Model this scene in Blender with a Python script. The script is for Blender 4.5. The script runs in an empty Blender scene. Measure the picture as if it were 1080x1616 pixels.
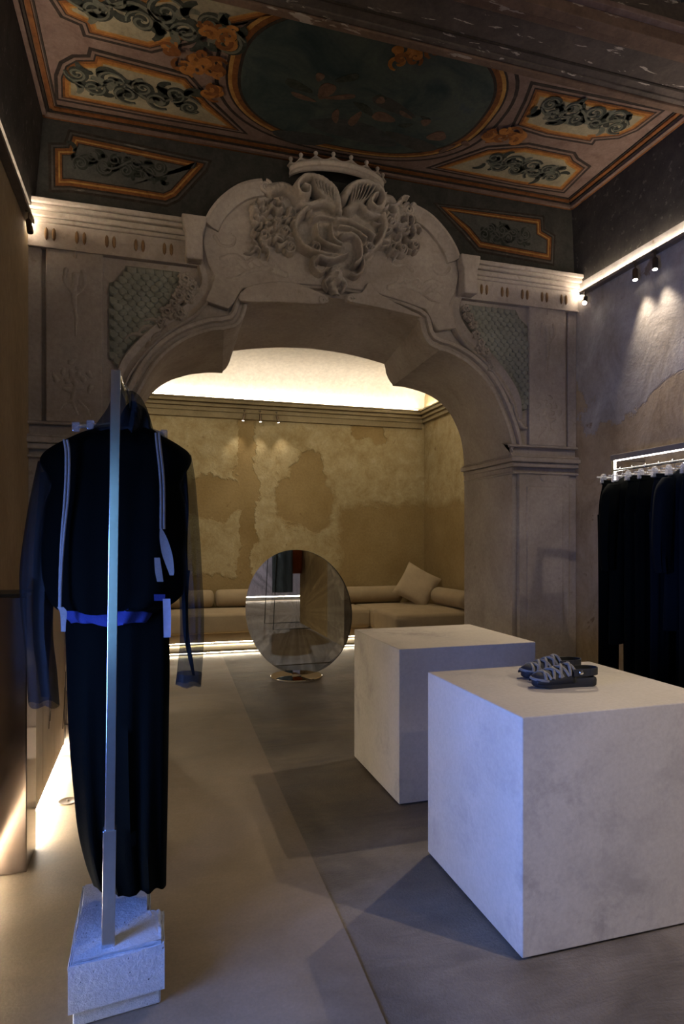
import bpy, bmesh, math, random
import numpy as np
from mathutils import Vector, Matrix
random.seed(7)
SC = bpy.context.scene
COL = SC.collection

# ------------------------------------------------------------------ camera
FPX = 996.0                                   # focal length in px of the 1080x1616 frame
TH = math.atan(300 / FPX)                     # room depth axis lies left of the view axis
CT, ST, EYE = math.cos(TH), math.sin(TH), 1.5
cam = bpy.data.cameras.new('camera')
cam.sensor_fit = 'VERTICAL'; cam.sensor_height = 36.0
cam.lens = 36.0 * FPX / 1616.0
cam.shift_y = 42.0 / 1616.0
cam.clip_start = 0.05; cam.clip_end = 60
camo = bpy.data.objects.new('camera', cam); COL.objects.link(camo)
camo.location = (0, 0, EYE); camo.rotation_euler = (math.pi / 2, 0, -TH)
SC.camera = camo

# ------------------------------------------------------------------ world, exposure
SC.view_settings.view_transform = 'Standard'
SC.view_settings.look = 'None'
SC.view_settings.gamma = 1.0
SC.view_settings.use_curve_mapping = False
SC.view_settings.exposure = 0.0
W = bpy.data.worlds.new('dusk'); SC.world = W; W.use_nodes = True  # assumed blue dusk outside the unseen window and door
W.node_tree.nodes['Background'].inputs[0].default_value = (0.10, 0.16, 0.42, 1)
W.node_tree.nodes['Background'].inputs[1].default_value = 0.35

# light levels; window and door are assumed sources
LV = dict(ledge=62.0, rear_cove=46.0, sofa=45.0, panel=150.0, rack=12.0, spot=42.0, corner=190.0, window=76.0, door=8.0,
          rear_spot=10.0, rear_floor=40.0, arch=46.0)
WARM = (1.0, 0.80, 0.58)
NEUT = (1.0, 0.85, 0.68)

def spot_lamp(name, loc, target, power, size=70, blend=0.5, col=NEUT, rad=0.03, parent=None):
    l = bpy.data.lights.new(name, 'SPOT'); l.energy = power; l.color = col
    l.spot_size = math.radians(size); l.spot_blend = blend; l.shadow_soft_size = rad
    o = bpy.data.objects.new(name, l); COL.objects.link(o)
    d = Vector(target) - Vector(loc)
    o.location = loc; o.rotation_euler = d.to_track_quat('-Z', 'Y').to_euler()
    if parent:
        o.parent = parent; o.matrix_parent_inverse = Matrix.Translation(-Vector(parent.location))
    return o

# assumed blue daylight: unseen left-wall window added and aimed to tint the block sides
wl = bpy.data.lights.new('assumed_window_light', 'AREA'); wl.shape = 'RECTANGLE'
wl.size = 1.0; wl.size_y = 0.75; wl.spread = math.radians(118); wl.energy = LV['window']; wl.color = (0.15, 0.30, 1.0)
wlo = bpy.data.objects.new('assumed_window_light', wl); COL.objects.link(wlo)
wlo.location = (-1.02, 1.42, 1.02); wlo.rotation_euler = (0, -math.pi / 2 + math.radians(3), math.radians(6))

# assumed paler daylight: unseen street door added behind the camera, reflected in the post
dl = bpy.data.lights.new('assumed_door_light', 'AREA'); dl.shape = 'RECTANGLE'
dl.size = 0.55; dl.size_y = 2.1; dl.energy = LV['door']; dl.color = (0.26, 0.62, 0.92)
dlo = bpy.data.objects.new('assumed_door_light', dl); COL.objects.link(dlo)
dlo.location = (-0.42, -3.50, 1.2); dlo.rotation_euler = (-math.pi / 2, 0, math.pi)

# ------------------------------------------------------------------ pixel -> place helpers
def ray(x, y):
    u = (x - 540) / FPX; v = (850 - y) / FPX
    return (CT * u + ST, CT - ST * u, v)
def onY(x, y, Y):
    d = ray(x, y); k = Y / d[1]; return Vector((d[0] * k, Y, EYE + d[2] * k))
def onX(x, y, X):
    d = ray(x, y); k = X / d[0]; return Vector((X, d[1] * k, EYE + d[2] * k))
def onZ(x, y, Z):
    d = ray(x, y); k = (Z - EYE) / d[2]; return Vector((d[0] * k, d[1] * k, Z))

# ------------------------------------------------------------------ materials
MATS = {}
def newmat(name):
    m = bpy.data.materials.new(name); m.use_nodes = True
    nt = m.node_tree; b = nt.nodes['Principled BSDF']
    MATS[name] = m
    return m, nt, b
def c4(c): return (c[0], c[1], c[2], 1.0)
def N(nt, t, **kw):
    n = nt.nodes.new(t)
    for k, v in kw.items(): setattr(n, k, v)
    return n
def L(nt, a, b): nt.links.new(a, b)
def noise(nt, scale, detail=6, rough=0.6, coord=None, dist=0.0, sx=(1, 1, 1), loc=(0, 0, 0)):
    mp = N(nt, 'ShaderNodeMapping'); mp.inputs['Scale'].default_value = sx; mp.inputs['Location'].default_value = loc
    L(nt, coord, mp.inputs['Vector'])
    n = N(nt, 'ShaderNodeTexNoise'); n.inputs['Scale'].default_value = scale
    n.inputs['Detail'].default_value = detail; n.inputs['Roughness'].default_value = rough
    n.inputs['Distortion'].default_value = dist
    L(nt, mp.outputs[0], n.inputs['Vector'])
    return n.outputs['Fac']
def ramp(nt, fac, stops, interp='LINEAR'):
    r = N(nt, 'ShaderNodeValToRGB'); r.color_ramp.interpolation = interp
    e = r.color_ramp.elements
    while len(e) < len(stops): e.new(0.5)
    for i, (p, c) in enumerate(stops):
        e[i].position = p; e[i].color = c4(c) if not isinstance(c, (int, float)) else (c, c, c, 1)
    L(nt, fac, r.inputs[0]); return r.outputs[0]
def mixc(nt, fac, a, b, mode='MIX'):
    m = N(nt, 'ShaderNodeMix', data_type='RGBA', blend_type=mode)
    if isinstance(fac, (int, float)): m.inputs[0].default_value = fac
    else: L(nt, fac, m.inputs[0])
    for s, v in ((6, a), (7, b)):
        if isinstance(v, tuple): m.inputs[s].default_value = c4(v)
        else: L(nt, v, m.inputs[s])
    return m.outputs[2]
def mth(nt, op, a, b=None, c=None, clamp=False):
    n = N(nt, 'ShaderNodeMath', operation=op); n.use_clamp = clamp
    for i, v in enumerate((a, b, c)):
        if v is None: continue
        if isinstance(v, (int, float)): n.inputs[i].default_value = v
        else: L(nt, v, n.inputs[i])
    return n.outputs[0]
def wcoord(nt):
    g = N(nt, 'ShaderNodeNewGeometry'); return g.outputs['Position']
def ocoord(nt):
    g = N(nt, 'ShaderNodeTexCoord'); return g.outputs['Object']
def bump(nt, b, h, strength=0.3, dist=0.02):
    n = N(nt, 'ShaderNodeBump'); n.inputs['Strength'].default_value = strength; n.inputs['Distance'].default_value = dist
    L(nt, h, n.inputs['Height']); L(nt, n.outputs[0], b.inputs['Normal'])
def plain(name, col, rough=0.6, metal=0.0, var=0.12, scale=30, bmp=0.0, spec=None, alpha=None):
    m, nt, b = newmat(name)
    co = ocoord(nt); f = noise(nt, scale, 4, 0.6, co)
    lo = tuple(max(0, c * (1 - var)) for c in col); hi = tuple(min(1, c * (1 + var)) for c in col)
    L(nt, ramp(nt, f, [(0.3, lo), (0.7, hi)]), b.inputs['Base Color'])
    b.inputs['Roughness'].default_value = rough; b.inputs['Metallic'].default_value = metal
    if spec is not None: b.inputs['Specular IOR Level'].default_value = spec
    if bmp: bump(nt, b, f, bmp, 0.01)
    return m
def emis(name, col, s):
    m, nt, b = newmat(name)
    b.inputs['Base Color'].default_value = c4((0.8, 0.8, 0.8))
    b.inputs['Emission Color'].default_value = c4(col); b.inputs['Emission Strength'].default_value = s
    return m
def plaster(name, stops, sc=1.2, fine=22, rough=0.9, bmp=0.35, speck=0.0, speckcol=(0.1, 0.07, 0.04), loc=(0, 0, 0), sx=(1, 1, 1)):
    """mottled old plaster: ramp over distorted noise, multiplied by fine grain, optional dark specks"""
    m, nt, b = newmat(name)
    co = wcoord(nt)
    big = noise(nt, sc, 8, 0.62, co, 0.6, sx, loc)
    fin = noise(nt, fine, 5, 0.7, co, 0.2, sx)
    col = ramp(nt, big, stops)
    g = ramp(nt, fin, [(0.25, 0.72), (0.75, 1.12 if False else 1.0)])
    col = mixc(nt, 1.0, col, g, 'MULTIPLY')
    if speck:
        s = ramp(nt, noise(nt, fine * 0.35, 3, 0.5, co, 0.3, (1, 1, 1), (4, 9, 2)), [(0.66, 0.0), (0.72, 1.0)])
        s2 = mth(nt, 'MULTIPLY', s, speck)
        col = mixc(nt, s2, col, speckcol)
    L(nt, col, b.inputs['Base Color'])
    b.inputs['Roughness'].default_value = rough
    b.inputs['Specular IOR Level'].default_value = 0.2
    h = mth(nt, 'ADD', mth(nt, 'MULTIPLY', big, 0.7), mth(nt, 'MULTIPLY', fin, 0.3))
    bump(nt, b, h, bmp, 0.03)
    return m

M_STONE = plaster('carved_plaster', [(0.30, (0.34, 0.285, 0.235)), (0.5, (0.44, 0.38, 0.325)), (0.68, (0.52, 0.46, 0.40))], 1.6, 35, bmp=0.25, speck=0.35, speckcol=(0.20, 0.16, 0.12))
M_SCALE = plaster('scale_green_plaster', [(0.3, (0.24, 0.245, 0.20)), (0.6, (0.34, 0.345, 0.29))], 3, 40, bmp=0.4)
M_SCALE_D = plaster('scale_ground_plaster', [(0.3, (0.17, 0.17, 0.135)), (0.6, (0.24, 0.24, 0.195))], 3, 40, bmp=0.4)
M_GLYPH = plaster('glyph_ochre', [(0.3, (0.20, 0.115, 0.05)), (0.6, (0.30, 0.19, 0.10))], 6, 40)
M_CARVE = plaster('carved_relief_plaster', [(0.32, (0.33, 0.275, 0.22)), (0.5, (0.43, 0.37, 0.31)), (0.66, (0.50, 0.44, 0.38))], 3.0, 45, bmp=0.35, speck=0.3, speckcol=(0.2, 0.155, 0.11))
M_LWALL = plaster('left_wall_plaster', [(0.3, (0.33, 0.235, 0.12)), (0.52, (0.42, 0.31, 0.17)), (0.7, (0.47, 0.36, 0.21))], 0.9, 28, bmp=0.2, sx=(1, 1, 0.5), speck=0.2)

def right_wall_mat():
    m, nt, b = newmat('right_wall_peeling_plaster')
    co = wcoord(nt)
    n1 = noise(nt, 1.3, 9, 0.62, co, 0.5, (1, 1, 1), (3.1, 0.4, 1.7))
    n2 = noise(nt, 26, 5, 0.7, co)
    n3 = noise(nt, 2.6, 8, 0.65, co, 0.9, (1, 1, 0.7), (8, 2, 5))
    sep = N(nt, 'ShaderNodeSeparateXYZ'); L(nt, co, sep.inputs[0])
    z = sep.outputs[2]
    # peeled edge: below a wandering line the wall shows brown older coat, above it grey render
    edge = mth(nt, 'ADD', mth(nt, 'SUBTRACT', z, 2.62), mth(nt, 'MULTIPLY', mth(nt, 'SUBTRACT', n1, 0.5), 2.4))
    fac = ramp(nt, edge, [(0.0, 0.0), (0.06, 1.0)])
    brown = ramp(nt, n3, [(0.3, (0.30, 0.215, 0.12)), (0.5, (0.42, 0.32, 0.20)), (0.7, (0.48, 0.39, 0.27))])
    grey = ramp(nt, n3, [(0.28, (0.26, 0.225, 0.19)), (0.46, (0.36, 0.325, 0.29)), (0.60, (0.43, 0.395, 0.36)), (0.72, (0.54, 0.50, 0.46))])
    col = mixc(nt, fac, brown, grey)
    holes = ramp(nt, noise(nt, 3.4, 6, 0.6, co, 0.4, (1, 1, 1), (1, 5, 9)), [(0.66, 0.0), (0.69, 1.0)])
    col = mixc(nt, mth(nt, 'MULTIPLY', holes, 0.75), col, (0.20, 0.13, 0.07))
    col = mixc(nt, 1.0, col, ramp(nt, n2, [(0.25, 0.75), (0.75, 1.0)]), 'MULTIPLY')
    L(nt, col, b.inputs['Base Color'])
    b.inputs['Roughness'].default_value = 0.92; b.inputs['Specular IOR Level'].default_value = 0.15
    h = mth(nt, 'ADD', mth(nt, 'MULTIPLY', fac, 0.5), mth(nt, 'ADD', mth(nt, 'MULTIPLY', n3, 0.6), mth(nt, 'MULTIPLY', n2, 0.2)))
    bump(nt, b, h, 0.45, 0.03)
    return m
M_RWALL = right_wall_mat()

def rear_wall_mat():
    """back room wall: pale crumbling plaster with brown smooth repair patches of given outline"""
    m, nt, b = newmat('rear_wall_patched_plaster')
    co = wcoord(nt)
    sep = N(nt, 'ShaderNodeSeparateXYZ'); L(nt, co, sep.inputs[0])
    x, z = sep.outputs[0], sep.outputs[2]
    nz = noise(nt, 2.2, 6, 0.65, co, 0.3)
    nzx = mth(nt, 'MULTIPLY', mth(nt, 'SUBTRACT', nz, 0.5), 0.55)
    nzz = mth(nt, 'MULTIPLY', mth(nt, 'SUBTRACT', noise(nt, 2.4, 6, 0.65, co, 0.3, (1, 1, 1), (7, 3, 1)), 0.5), 0.55)
    xx = mth(nt, 'ADD', x, nzx); zz = mth(nt, 'ADD', z, nzz)
    mask = None
    def patch(x0, y0, x1, y1, p=4.0):
        nonlocal mask
        a = onY(x0, y0, 9.4); c = onY(x1, y1, 9.4)
        cx, cz, hx, hz = (a.x + c.x) / 2, (a.z + c.z) / 2, abs(c.x - a.x) / 2, abs(a.z - c.z) / 2
        dx = mth(nt, 'POWER', mth(nt, 'ABSOLUTE', mth(nt, 'DIVIDE', mth(nt, 'SUBTRACT', xx, cx), hx)), p)
        dz = mth(nt, 'POWER', mth(nt, 'ABSOLUTE', mth(nt, 'DIVIDE', mth(nt, 'SUBTRACT', zz, cz), hz)), p)
        f = mth(nt, 'SUBTRACT', 1.0, mth(nt, 'POWER', mth(nt, 'ADD', dx, dz), 1 / p))
        f = mth(nt, 'MULTIPLY', f, 9.0, clamp=True)
        mask = f if mask is None else mth(nt, 'MAXIMUM', mask, f)
    patch(374, 640, 404, 960, 6)          # vertical strip
    patch(428, 745, 532, 838, 2.4)        # round repair
    patch(462, 705, 516, 790, 2.6)
    patch(528, 788, 690, 990, 8)          # large lower right coat
    patch(290, 748, 388, 820, 3)          # left repair
    patch(180, 905, 420, 990, 4)
    patch(556, 668, 606, 700, 3)
    patch(-200, 740, 240, 930, 4)
    n2 = noise(nt, 5.5, 9, 0.7, co, 0.4)
    pale = ramp(nt, n2, [(0.30, (0.38, 0.28, 0.13)), (0.45, (0.47, 0.375, 0.20)), (0.58, (0.53, 0.44, 0.255)), (0.72, (0.60, 0.515, 0.33))])
    brown = ramp(nt, noise(nt, 1.6, 5, 0.6, co), [(0.3, (0.31, 0.215, 0.09)), (0.7, (0.42, 0.31, 0.15))])
    col = mixc(nt, mask, pale, brown)
    sp = ramp(nt, noise(nt, 5, 3, 0.5, co, 0.5, (1, 1, 1), (2, 2, 2)), [(0.70, 0.0), (0.73, 1.0)])
    col = mixc(nt, mth(nt, 'MULTIPLY', sp, 0.6), col, (0.24, 0.16, 0.07))
    fine = noise(nt, 30, 5, 0.7, co)
    col = mixc(nt, 1.0, col, ramp(nt, fine, [(0.25, 0.74), (0.75, 1.0)]), 'MULTIPLY')
    L(nt, col, b.inputs['Base Color']); b.inputs['Roughness'].default_value = 0.92
    b.inputs['Specular IOR Level'].default_value = 0.15
    h = mth(nt, 'ADD', mth(nt, 'MULTIPLY', mth(nt, 'SUBTRACT', 1.0, mask), mth(nt, 'ADD', 0.3, n2)), mth(nt, 'MULTIPLY', fine, 0.25))
    bump(nt, b, h, 0.6, 0.03)
    return m
M_REAR = rear_wall_mat()
M_REARCEIL = plaster('rear_ceiling_limewash', [(0.3, (0.62, 0.57, 0.47)), (0.6, (0.70, 0.65, 0.56))], 0.8, 18, bmp=0.08)

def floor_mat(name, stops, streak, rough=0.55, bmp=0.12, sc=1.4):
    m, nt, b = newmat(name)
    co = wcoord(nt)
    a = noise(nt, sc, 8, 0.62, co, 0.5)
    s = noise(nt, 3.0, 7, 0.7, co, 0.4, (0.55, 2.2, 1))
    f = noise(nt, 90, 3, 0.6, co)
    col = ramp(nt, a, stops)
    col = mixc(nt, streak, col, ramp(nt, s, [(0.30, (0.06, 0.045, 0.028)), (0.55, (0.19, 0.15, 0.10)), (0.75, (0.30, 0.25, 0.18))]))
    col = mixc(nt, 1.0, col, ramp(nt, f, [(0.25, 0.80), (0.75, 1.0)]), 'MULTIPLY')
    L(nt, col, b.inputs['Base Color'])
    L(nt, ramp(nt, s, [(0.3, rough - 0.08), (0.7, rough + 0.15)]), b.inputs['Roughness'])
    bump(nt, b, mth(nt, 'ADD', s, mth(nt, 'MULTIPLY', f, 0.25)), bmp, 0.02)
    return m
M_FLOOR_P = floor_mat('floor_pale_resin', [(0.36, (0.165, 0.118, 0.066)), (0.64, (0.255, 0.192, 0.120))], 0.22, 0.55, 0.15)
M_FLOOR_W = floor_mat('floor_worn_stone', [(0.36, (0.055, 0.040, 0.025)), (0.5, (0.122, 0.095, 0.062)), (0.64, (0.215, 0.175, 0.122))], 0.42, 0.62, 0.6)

def block_mat():
    m, nt, b = newmat('block_limewash')
    co = wcoord(nt)
    a = noise(nt, 1.5, 7, 0.6, co, 0.3)
    st = noise(nt, 4.0, 9, 0.75, co, 0.3, (1, 1, 1), (2, 1, 7))
    big = noise(nt, 1.0, 3, 0.5, co, 0.2, (1, 1, 1), (5, 5, 3))
    f = noise(nt, 60, 3, 0.6, co)
    col = ramp(nt, a, [(0.3, (0.42, 0.37, 0.295)), (0.7, (0.49, 0.435, 0.355))])
    sm = mth(nt, 'MULTIPLY', ramp(nt, st, [(0.48, 0.0), (0.62, 1.0)]), ramp(nt, big, [(0.45, 0.0), (0.60, 0.55)]))
    col = mixc(nt, sm, col, (0.20, 0.175, 0.155))
    col = mixc(nt, 1.0, col, ramp(nt, f, [(0.25, 0.86), (0.75, 1.0)]), 'MULTIPLY')
    L(nt, col, b.inputs['Base Color']); b.inputs['Roughness'].default_value = 0.7
    b.inputs['Specular IOR Level'].default_value = 0.25
    bump(nt, b, mth(nt, 'ADD', a, mth(nt, 'MULTIPLY', f, 0.2)), 0.10, 0.02)
    return m
M_BLOCK = block_mat()
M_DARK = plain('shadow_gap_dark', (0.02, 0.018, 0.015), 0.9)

def concrete_mat():
    m, nt, b = newmat('aerated_concrete')
    co = ocoord(nt)
    v = N(nt, 'ShaderNodeTexVoronoi'); v.inputs['Scale'].default_value = 38; L(nt, co, v.inputs['Vector'])
    n1 = noise(nt, 9, 5, 0.6, co); n2 = noise(nt, 80, 4, 0.7, co)
    pits = ramp(nt, v.outputs['Distance'], [(0.06, 1.0), (0.13, 0.0)])
    pits = mth(nt, 'MULTIPLY', pits, ramp(nt, n1, [(0.45, 0.0), (0.55, 1.0)]))
    col = ramp(nt, n2, [(0.3, (0.36, 0.38, 0.39)), (0.7, (0.48, 0.50, 0.51))])
    col = mixc(nt, pits, col, (0.12, 0.12, 0.13))
    L(nt, col, b.inputs['Base Color']); b.inputs['Roughness'].default_value = 0.9
    bump(nt, b, mth(nt, 'SUBTRACT', n2, mth(nt, 'MULTIPLY', pits, 1.5)), 0.6, 0.01)
    return m
M_CONC = concrete_mat()
M_STEEL = plain('brushed_steel', (0.62, 0.66, 0.68), 0.2, 0.95, 0.06, 60)
M_BRONZE = plain('polished_bronze', (0.25, 0.21, 0.19), 0.12, 1.0, 0.05, 12)
M_BLACKM = plain('black_metal', (0.02, 0.02, 0.02), 0.45, 0.6, 0.2)
M_MIRROR = plain('mirror_glass', (0.80, 0.79, 0.72), 0.012, 1.0, 0.01, 3)
M_MIRROR_B = plain('mirror_base_polished', (0.85, 0.82, 0.78), 0.02, 1.0, 0.01, 3)
M_BRASSD = plain('dark_bronze_fitting', (0.16, 0.12, 0.08), 0.4, 0.8, 0.15)
M_LEDGE = plain('ledge_dark_paint', (0.16, 0.13, 0.10), 0.6, 0.0, 0.15, 20)
M_LED = emis('led_ledge', NEUT, LV['ledge'])
M_LEDR = emis('led_rear_cove', (1.0, 0.90, 0.78), LV['rear_cove'])
M_LEDS = emis('led_sofa', (1.0, 0.88, 0.68), LV['sofa'])
M_LEDP = emis('led_left_panel', (1.0, 0.90, 0.76), LV['panel'])
M_LEDK = emis('led_rack', (1.0, 0.90, 0.80), LV['rack'])
M_LENS = emis('lamp_lens', (1.0, 0.93, 0.84), 20.0)
M_LENSB = emis('lamp_lens_bright', (1.0, 0.95, 0.88), 60.0)
M_LENSS = emis('lamp_lens_small', (1.0, 0.93, 0.84), 6.0)
M_LEDF = emis('led_rear_floor', (1.0, 0.93, 0.88), LV['rear_floor'])
def fabric(name, col, rough=0.9, bmp=0.3, scale=220, sheen=0.1):
    m, nt, b = newmat(name)
    co = ocoord(nt)
    f = noise(nt, scale, 3, 0.6, co); g = noise(nt, 6, 4, 0.6, co)
    lo = tuple(c * 0.8 for c in col); hi = tuple(min(1, c * 1.15) for c in col)
    L(nt, mixc(nt, 0.5, ramp(nt, f, [(0.3, lo), (0.7, hi)]), ramp(nt, g, [(0.3, lo), (0.7, hi)])), b.inputs['Base Color'])
    b.inputs['Roughness'].default_value = rough; b.inputs['Specular IOR Level'].default_value = 0.05
    b.inputs['Sheen Weight'].default_value = sheen
    bump(nt, b, f, bmp, 0.004)
    return m
M_SOFA = fabric('sofa_linen', (0.37, 0.285, 0.175), scale=160)
M_PILLOW = fabric('pillow_linen', (0.44, 0.345, 0.22), scale=160)
M_BLACK = fabric('black_wool', (0.0014, 0.0021, 0.0016), sheen=0.0)
M_BLACK2 = fabric('black_cotton', (0.0018, 0.0027, 0.0022), sheen=0.0)
M_NAVYB = fabric('blue_black_wool', (0.0028, 0.0048, 0.0075), sheen=0.0)
M_BLUE = fabric('blue_cotton', (0.035, 0.045, 0.16), sheen=0.0)
M_DENIM = fabric('blue_grey_denim', (0.10, 0.14, 0.22))
M_RUST = fabric('rust_orange_wool', (0.36, 0.10, 0.035))
M_OAT = fabric('oatmeal_linen', (0.44, 0.36, 0.22))
M_STRAP = fabric('pale_strap', (0.26, 0.24, 0.22))
M_TAG = plain('pale_card', (0.36, 0.35, 0.40), 0.7)
M_LAV = plaster('lavender_wall', [(0.3, (0.42, 0.40, 0.52)), (0.7, (0.52, 0.50, 0.62))], 1, 20, bmp=0.05)
M_GREYST = plain('grey_strap_leather', (0.13, 0.118, 0.095), 0.65, 0, 0.2, 80, 0.2)
M_BLKRUB = plain('black_rubber', (0.005, 0.0055, 0.006), 0.7)
M_BUCKLE = plain('buckle_metal', (0.6, 0.6, 0.58), 0.25, 1.0)
M_WOODC = plaster('cornice_ochre_paint', [(0.3, (0.30, 0.235, 0.13)), (0.7, (0.42, 0.345, 0.21))], 3, 30, bmp=0.15)
M_PANELB = plain('beige_lacquer_panel', (0.40, 0.33, 0.23), 0.6, 0, 0.1, 5)
M_FRAME = plain('assumed_frame_dark', (0.03, 0.03, 0.03), 0.4)
M_CREAMP = plaster('cream_room_plaster', [(0.3, (0.40, 0.33, 0.22)), (0.7, (0.48, 0.40, 0.28))], 1, 25, bmp=0.15)

def sheer_mat(name, col, op):
    m, nt, b = newmat(name)
    co = ocoord(nt); f = noise(nt, 300, 2, 0.5, co)
    b.inputs['Base Color'].default_value = c4(col); b.inputs['Roughness'].default_value = 0.7
    t = N(nt, 'ShaderNodeBsdfTransparent'); t.inputs[0].default_value = (0.80, 0.82, 0.78, 1)
    mx = N(nt, 'ShaderNodeMixShader')
    L(nt, ramp(nt, f, [(0.3, op - 0.08), (0.7, op + 0.08)]), mx.inputs[0])
    L(nt, t.outputs[0], mx.inputs[1]); L(nt, b.outputs[0], mx.inputs[2])
    L(nt, mx.outputs[0], nt.nodes['Material Output'].inputs[0])
    return m
M_SHEER = sheer_mat('sheer_black_organza', (0.0025, 0.004, 0.004), 0.36)
M_SHEERD = sheer_mat('sheer_black_organza_double', (0.0015, 0.0025, 0.003), 0.62)
M_SHEER2 = sheer_mat('sheer_black_organza_hood', (0.008, 0.010, 0.010), 0.50)
def glassy(name, tint=(0.95, 0.96, 0.97), gloss=0.25):
    m, nt, b = newmat(name)
    t = N(nt, 'ShaderNodeBsdfTransparent'); t.inputs[0].default_value = c4(tint)
    g = N(nt, 'ShaderNodeBsdfGlossy'); g.inputs['Roughness'].default_value = 0.15
    d = N(nt, 'ShaderNodeBsdfDiffuse'); d.inputs[0].default_value = (0.8, 0.8, 0.8, 1)
    m1 = N(nt, 'ShaderNodeMixShader'); m1.inputs[0].default_value = 0.55
    L(nt, g.outputs[0], m1.inputs[1]); L(nt, d.outputs[0], m1.inputs[2])
    m2 = N(nt, 'ShaderNodeMixShader'); m2.inputs[0].default_value = gloss
    L(nt, t.outputs[0], m2.inputs[1]); L(nt, m1.outputs[0], m2.inputs[2])
    L(nt, m2.outputs[0], nt.nodes['Material Output'].inputs[0]); return m
M_CLEAR = glassy('clear_plastic', gloss=0.42)
M_PANE = glassy('assumed_pane', gloss=0.06)

# ceiling paint
def paint(name, a, b_, sc=7, chips=0.0, chipcol=(0.5, 0.45, 0.38), fine=45):
    m, nt, b = newmat(name)
    co = wcoord(nt)
    n = noise(nt, sc, 7, 0.65, co, 0.6); f = noise(nt, fine, 4, 0.7, co)
    a, b_ = tuple(v * .74 for v in a), tuple(v * .74 for v in b_)
    col = ramp(nt, n, [(0.32, a), (0.68, b_)])
    col = mixc(nt, 1.0, col, ramp(nt, f, [(0.25, 0.7), (0.75, 1.0)]), 'MULTIPLY')
    if chips:
        k = ramp(nt, noise(nt, 5.0, 5, 0.6, co, 0.4, (1.0, 4.0, 4.0), (3, 3, 3)), [(0.62, 0.0), (0.64, chips)])
        col = mixc(nt, k, col, chipcol)
    L(nt, col, b.inputs['Base Color']); b.inputs['Roughness'].default_value = 0.85
    b.inputs['Specular IOR Level'].default_value = 0.15
    bump(nt, b, f, 0.15, 0.01); return m
P_MAUVE = paint('paint_mauve', (0.155, 0.095, 0.075), (0.24, 0.165, 0.13))
P_COVE = paint('paint_cove_umber', (0.055, 0.05, 0.043), (0.105, 0.092, 0.078), 5, 0.12)
P_COVEG = paint('paint_cove_green', (0.036, 0.036, 0.031), (0.066, 0.060, 0.051))
P_ORANGE = paint('paint_orange', (0.25, 0.090, 0.016), (0.42, 0.185, 0.045), 14)
P_OCHRE = paint('paint_ochre', (0.30, 0.14, 0.03), (0.46, 0.26, 0.07), 12)
P_RUST = paint('paint_rust', (0.13, 0.045, 0.012), (0.24, 0.09, 0.025), 18)
P_TAN = paint('paint_tan', (0.24, 0.20, 0.13), (0.36, 0.31, 0.21), 8)
P_GREYF = paint('paint_grey_field', (0.06, 0.06, 0.052), (0.10, 0.098, 0.085), 8)
P_DARK = paint('paint_dark_line', (0.025, 0.018, 0.014), (0.05, 0.036, 0.028), 20)
P_SCROLL = paint('paint_scroll_dark', (0.020, 0.024, 0.018), (0.055, 0.058, 0.045), 22)
P_SCROLLM = paint('paint_scroll_mid', (0.10, 0.105, 0.08), (0.17, 0.165, 0.125), 22)
P_BEAM = paint('paint_beam', (0.070, 0.056, 0.046), (0.125, 0.098, 0.082), 6, 0.55)
P_BEAMB = paint('paint_beam_brown', (0.11, 0.068, 0.045), (0.18, 0.115, 0.08), 6, 0.35)
P_FLESH = paint('paint_flesh', (0.10, 0.055, 0.035), (0.18, 0.105, 0.07), 16)
P_CLOUD = paint('paint_cloud', (0.035, 0.038, 0.036), (0.065, 0.065, 0.06), 9)
def fresco_mat():
    m, nt, b = newmat('paint_fresco_sky')
    co = wcoord(nt)
    n = noise(nt, 2.2, 8, 0.62, co, 1.2); f = noise(nt, 40, 4, 0.7, co)
    col = ramp(nt, n, [(0.28, (0.012, 0.022, 0.024)), (0.45, (0.03, 0.042, 0.038)), (0.60, (0.052, 0.062, 0.050)), (0.74, (0.03, 0.045, 0.056))])
    col = mixc(nt, 1.0, col, ramp(nt, f, [(0.25, 0.75), (0.75, 1.0)]), 'MULTIPLY')
    L(nt, col, b.inputs['Base Color']); b.inputs['Roughness'].default_value = 0.85
    b.inputs['Specular IOR Level'].default_value = 0.15
    return m
P_FRESCO = fresco_mat()

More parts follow.
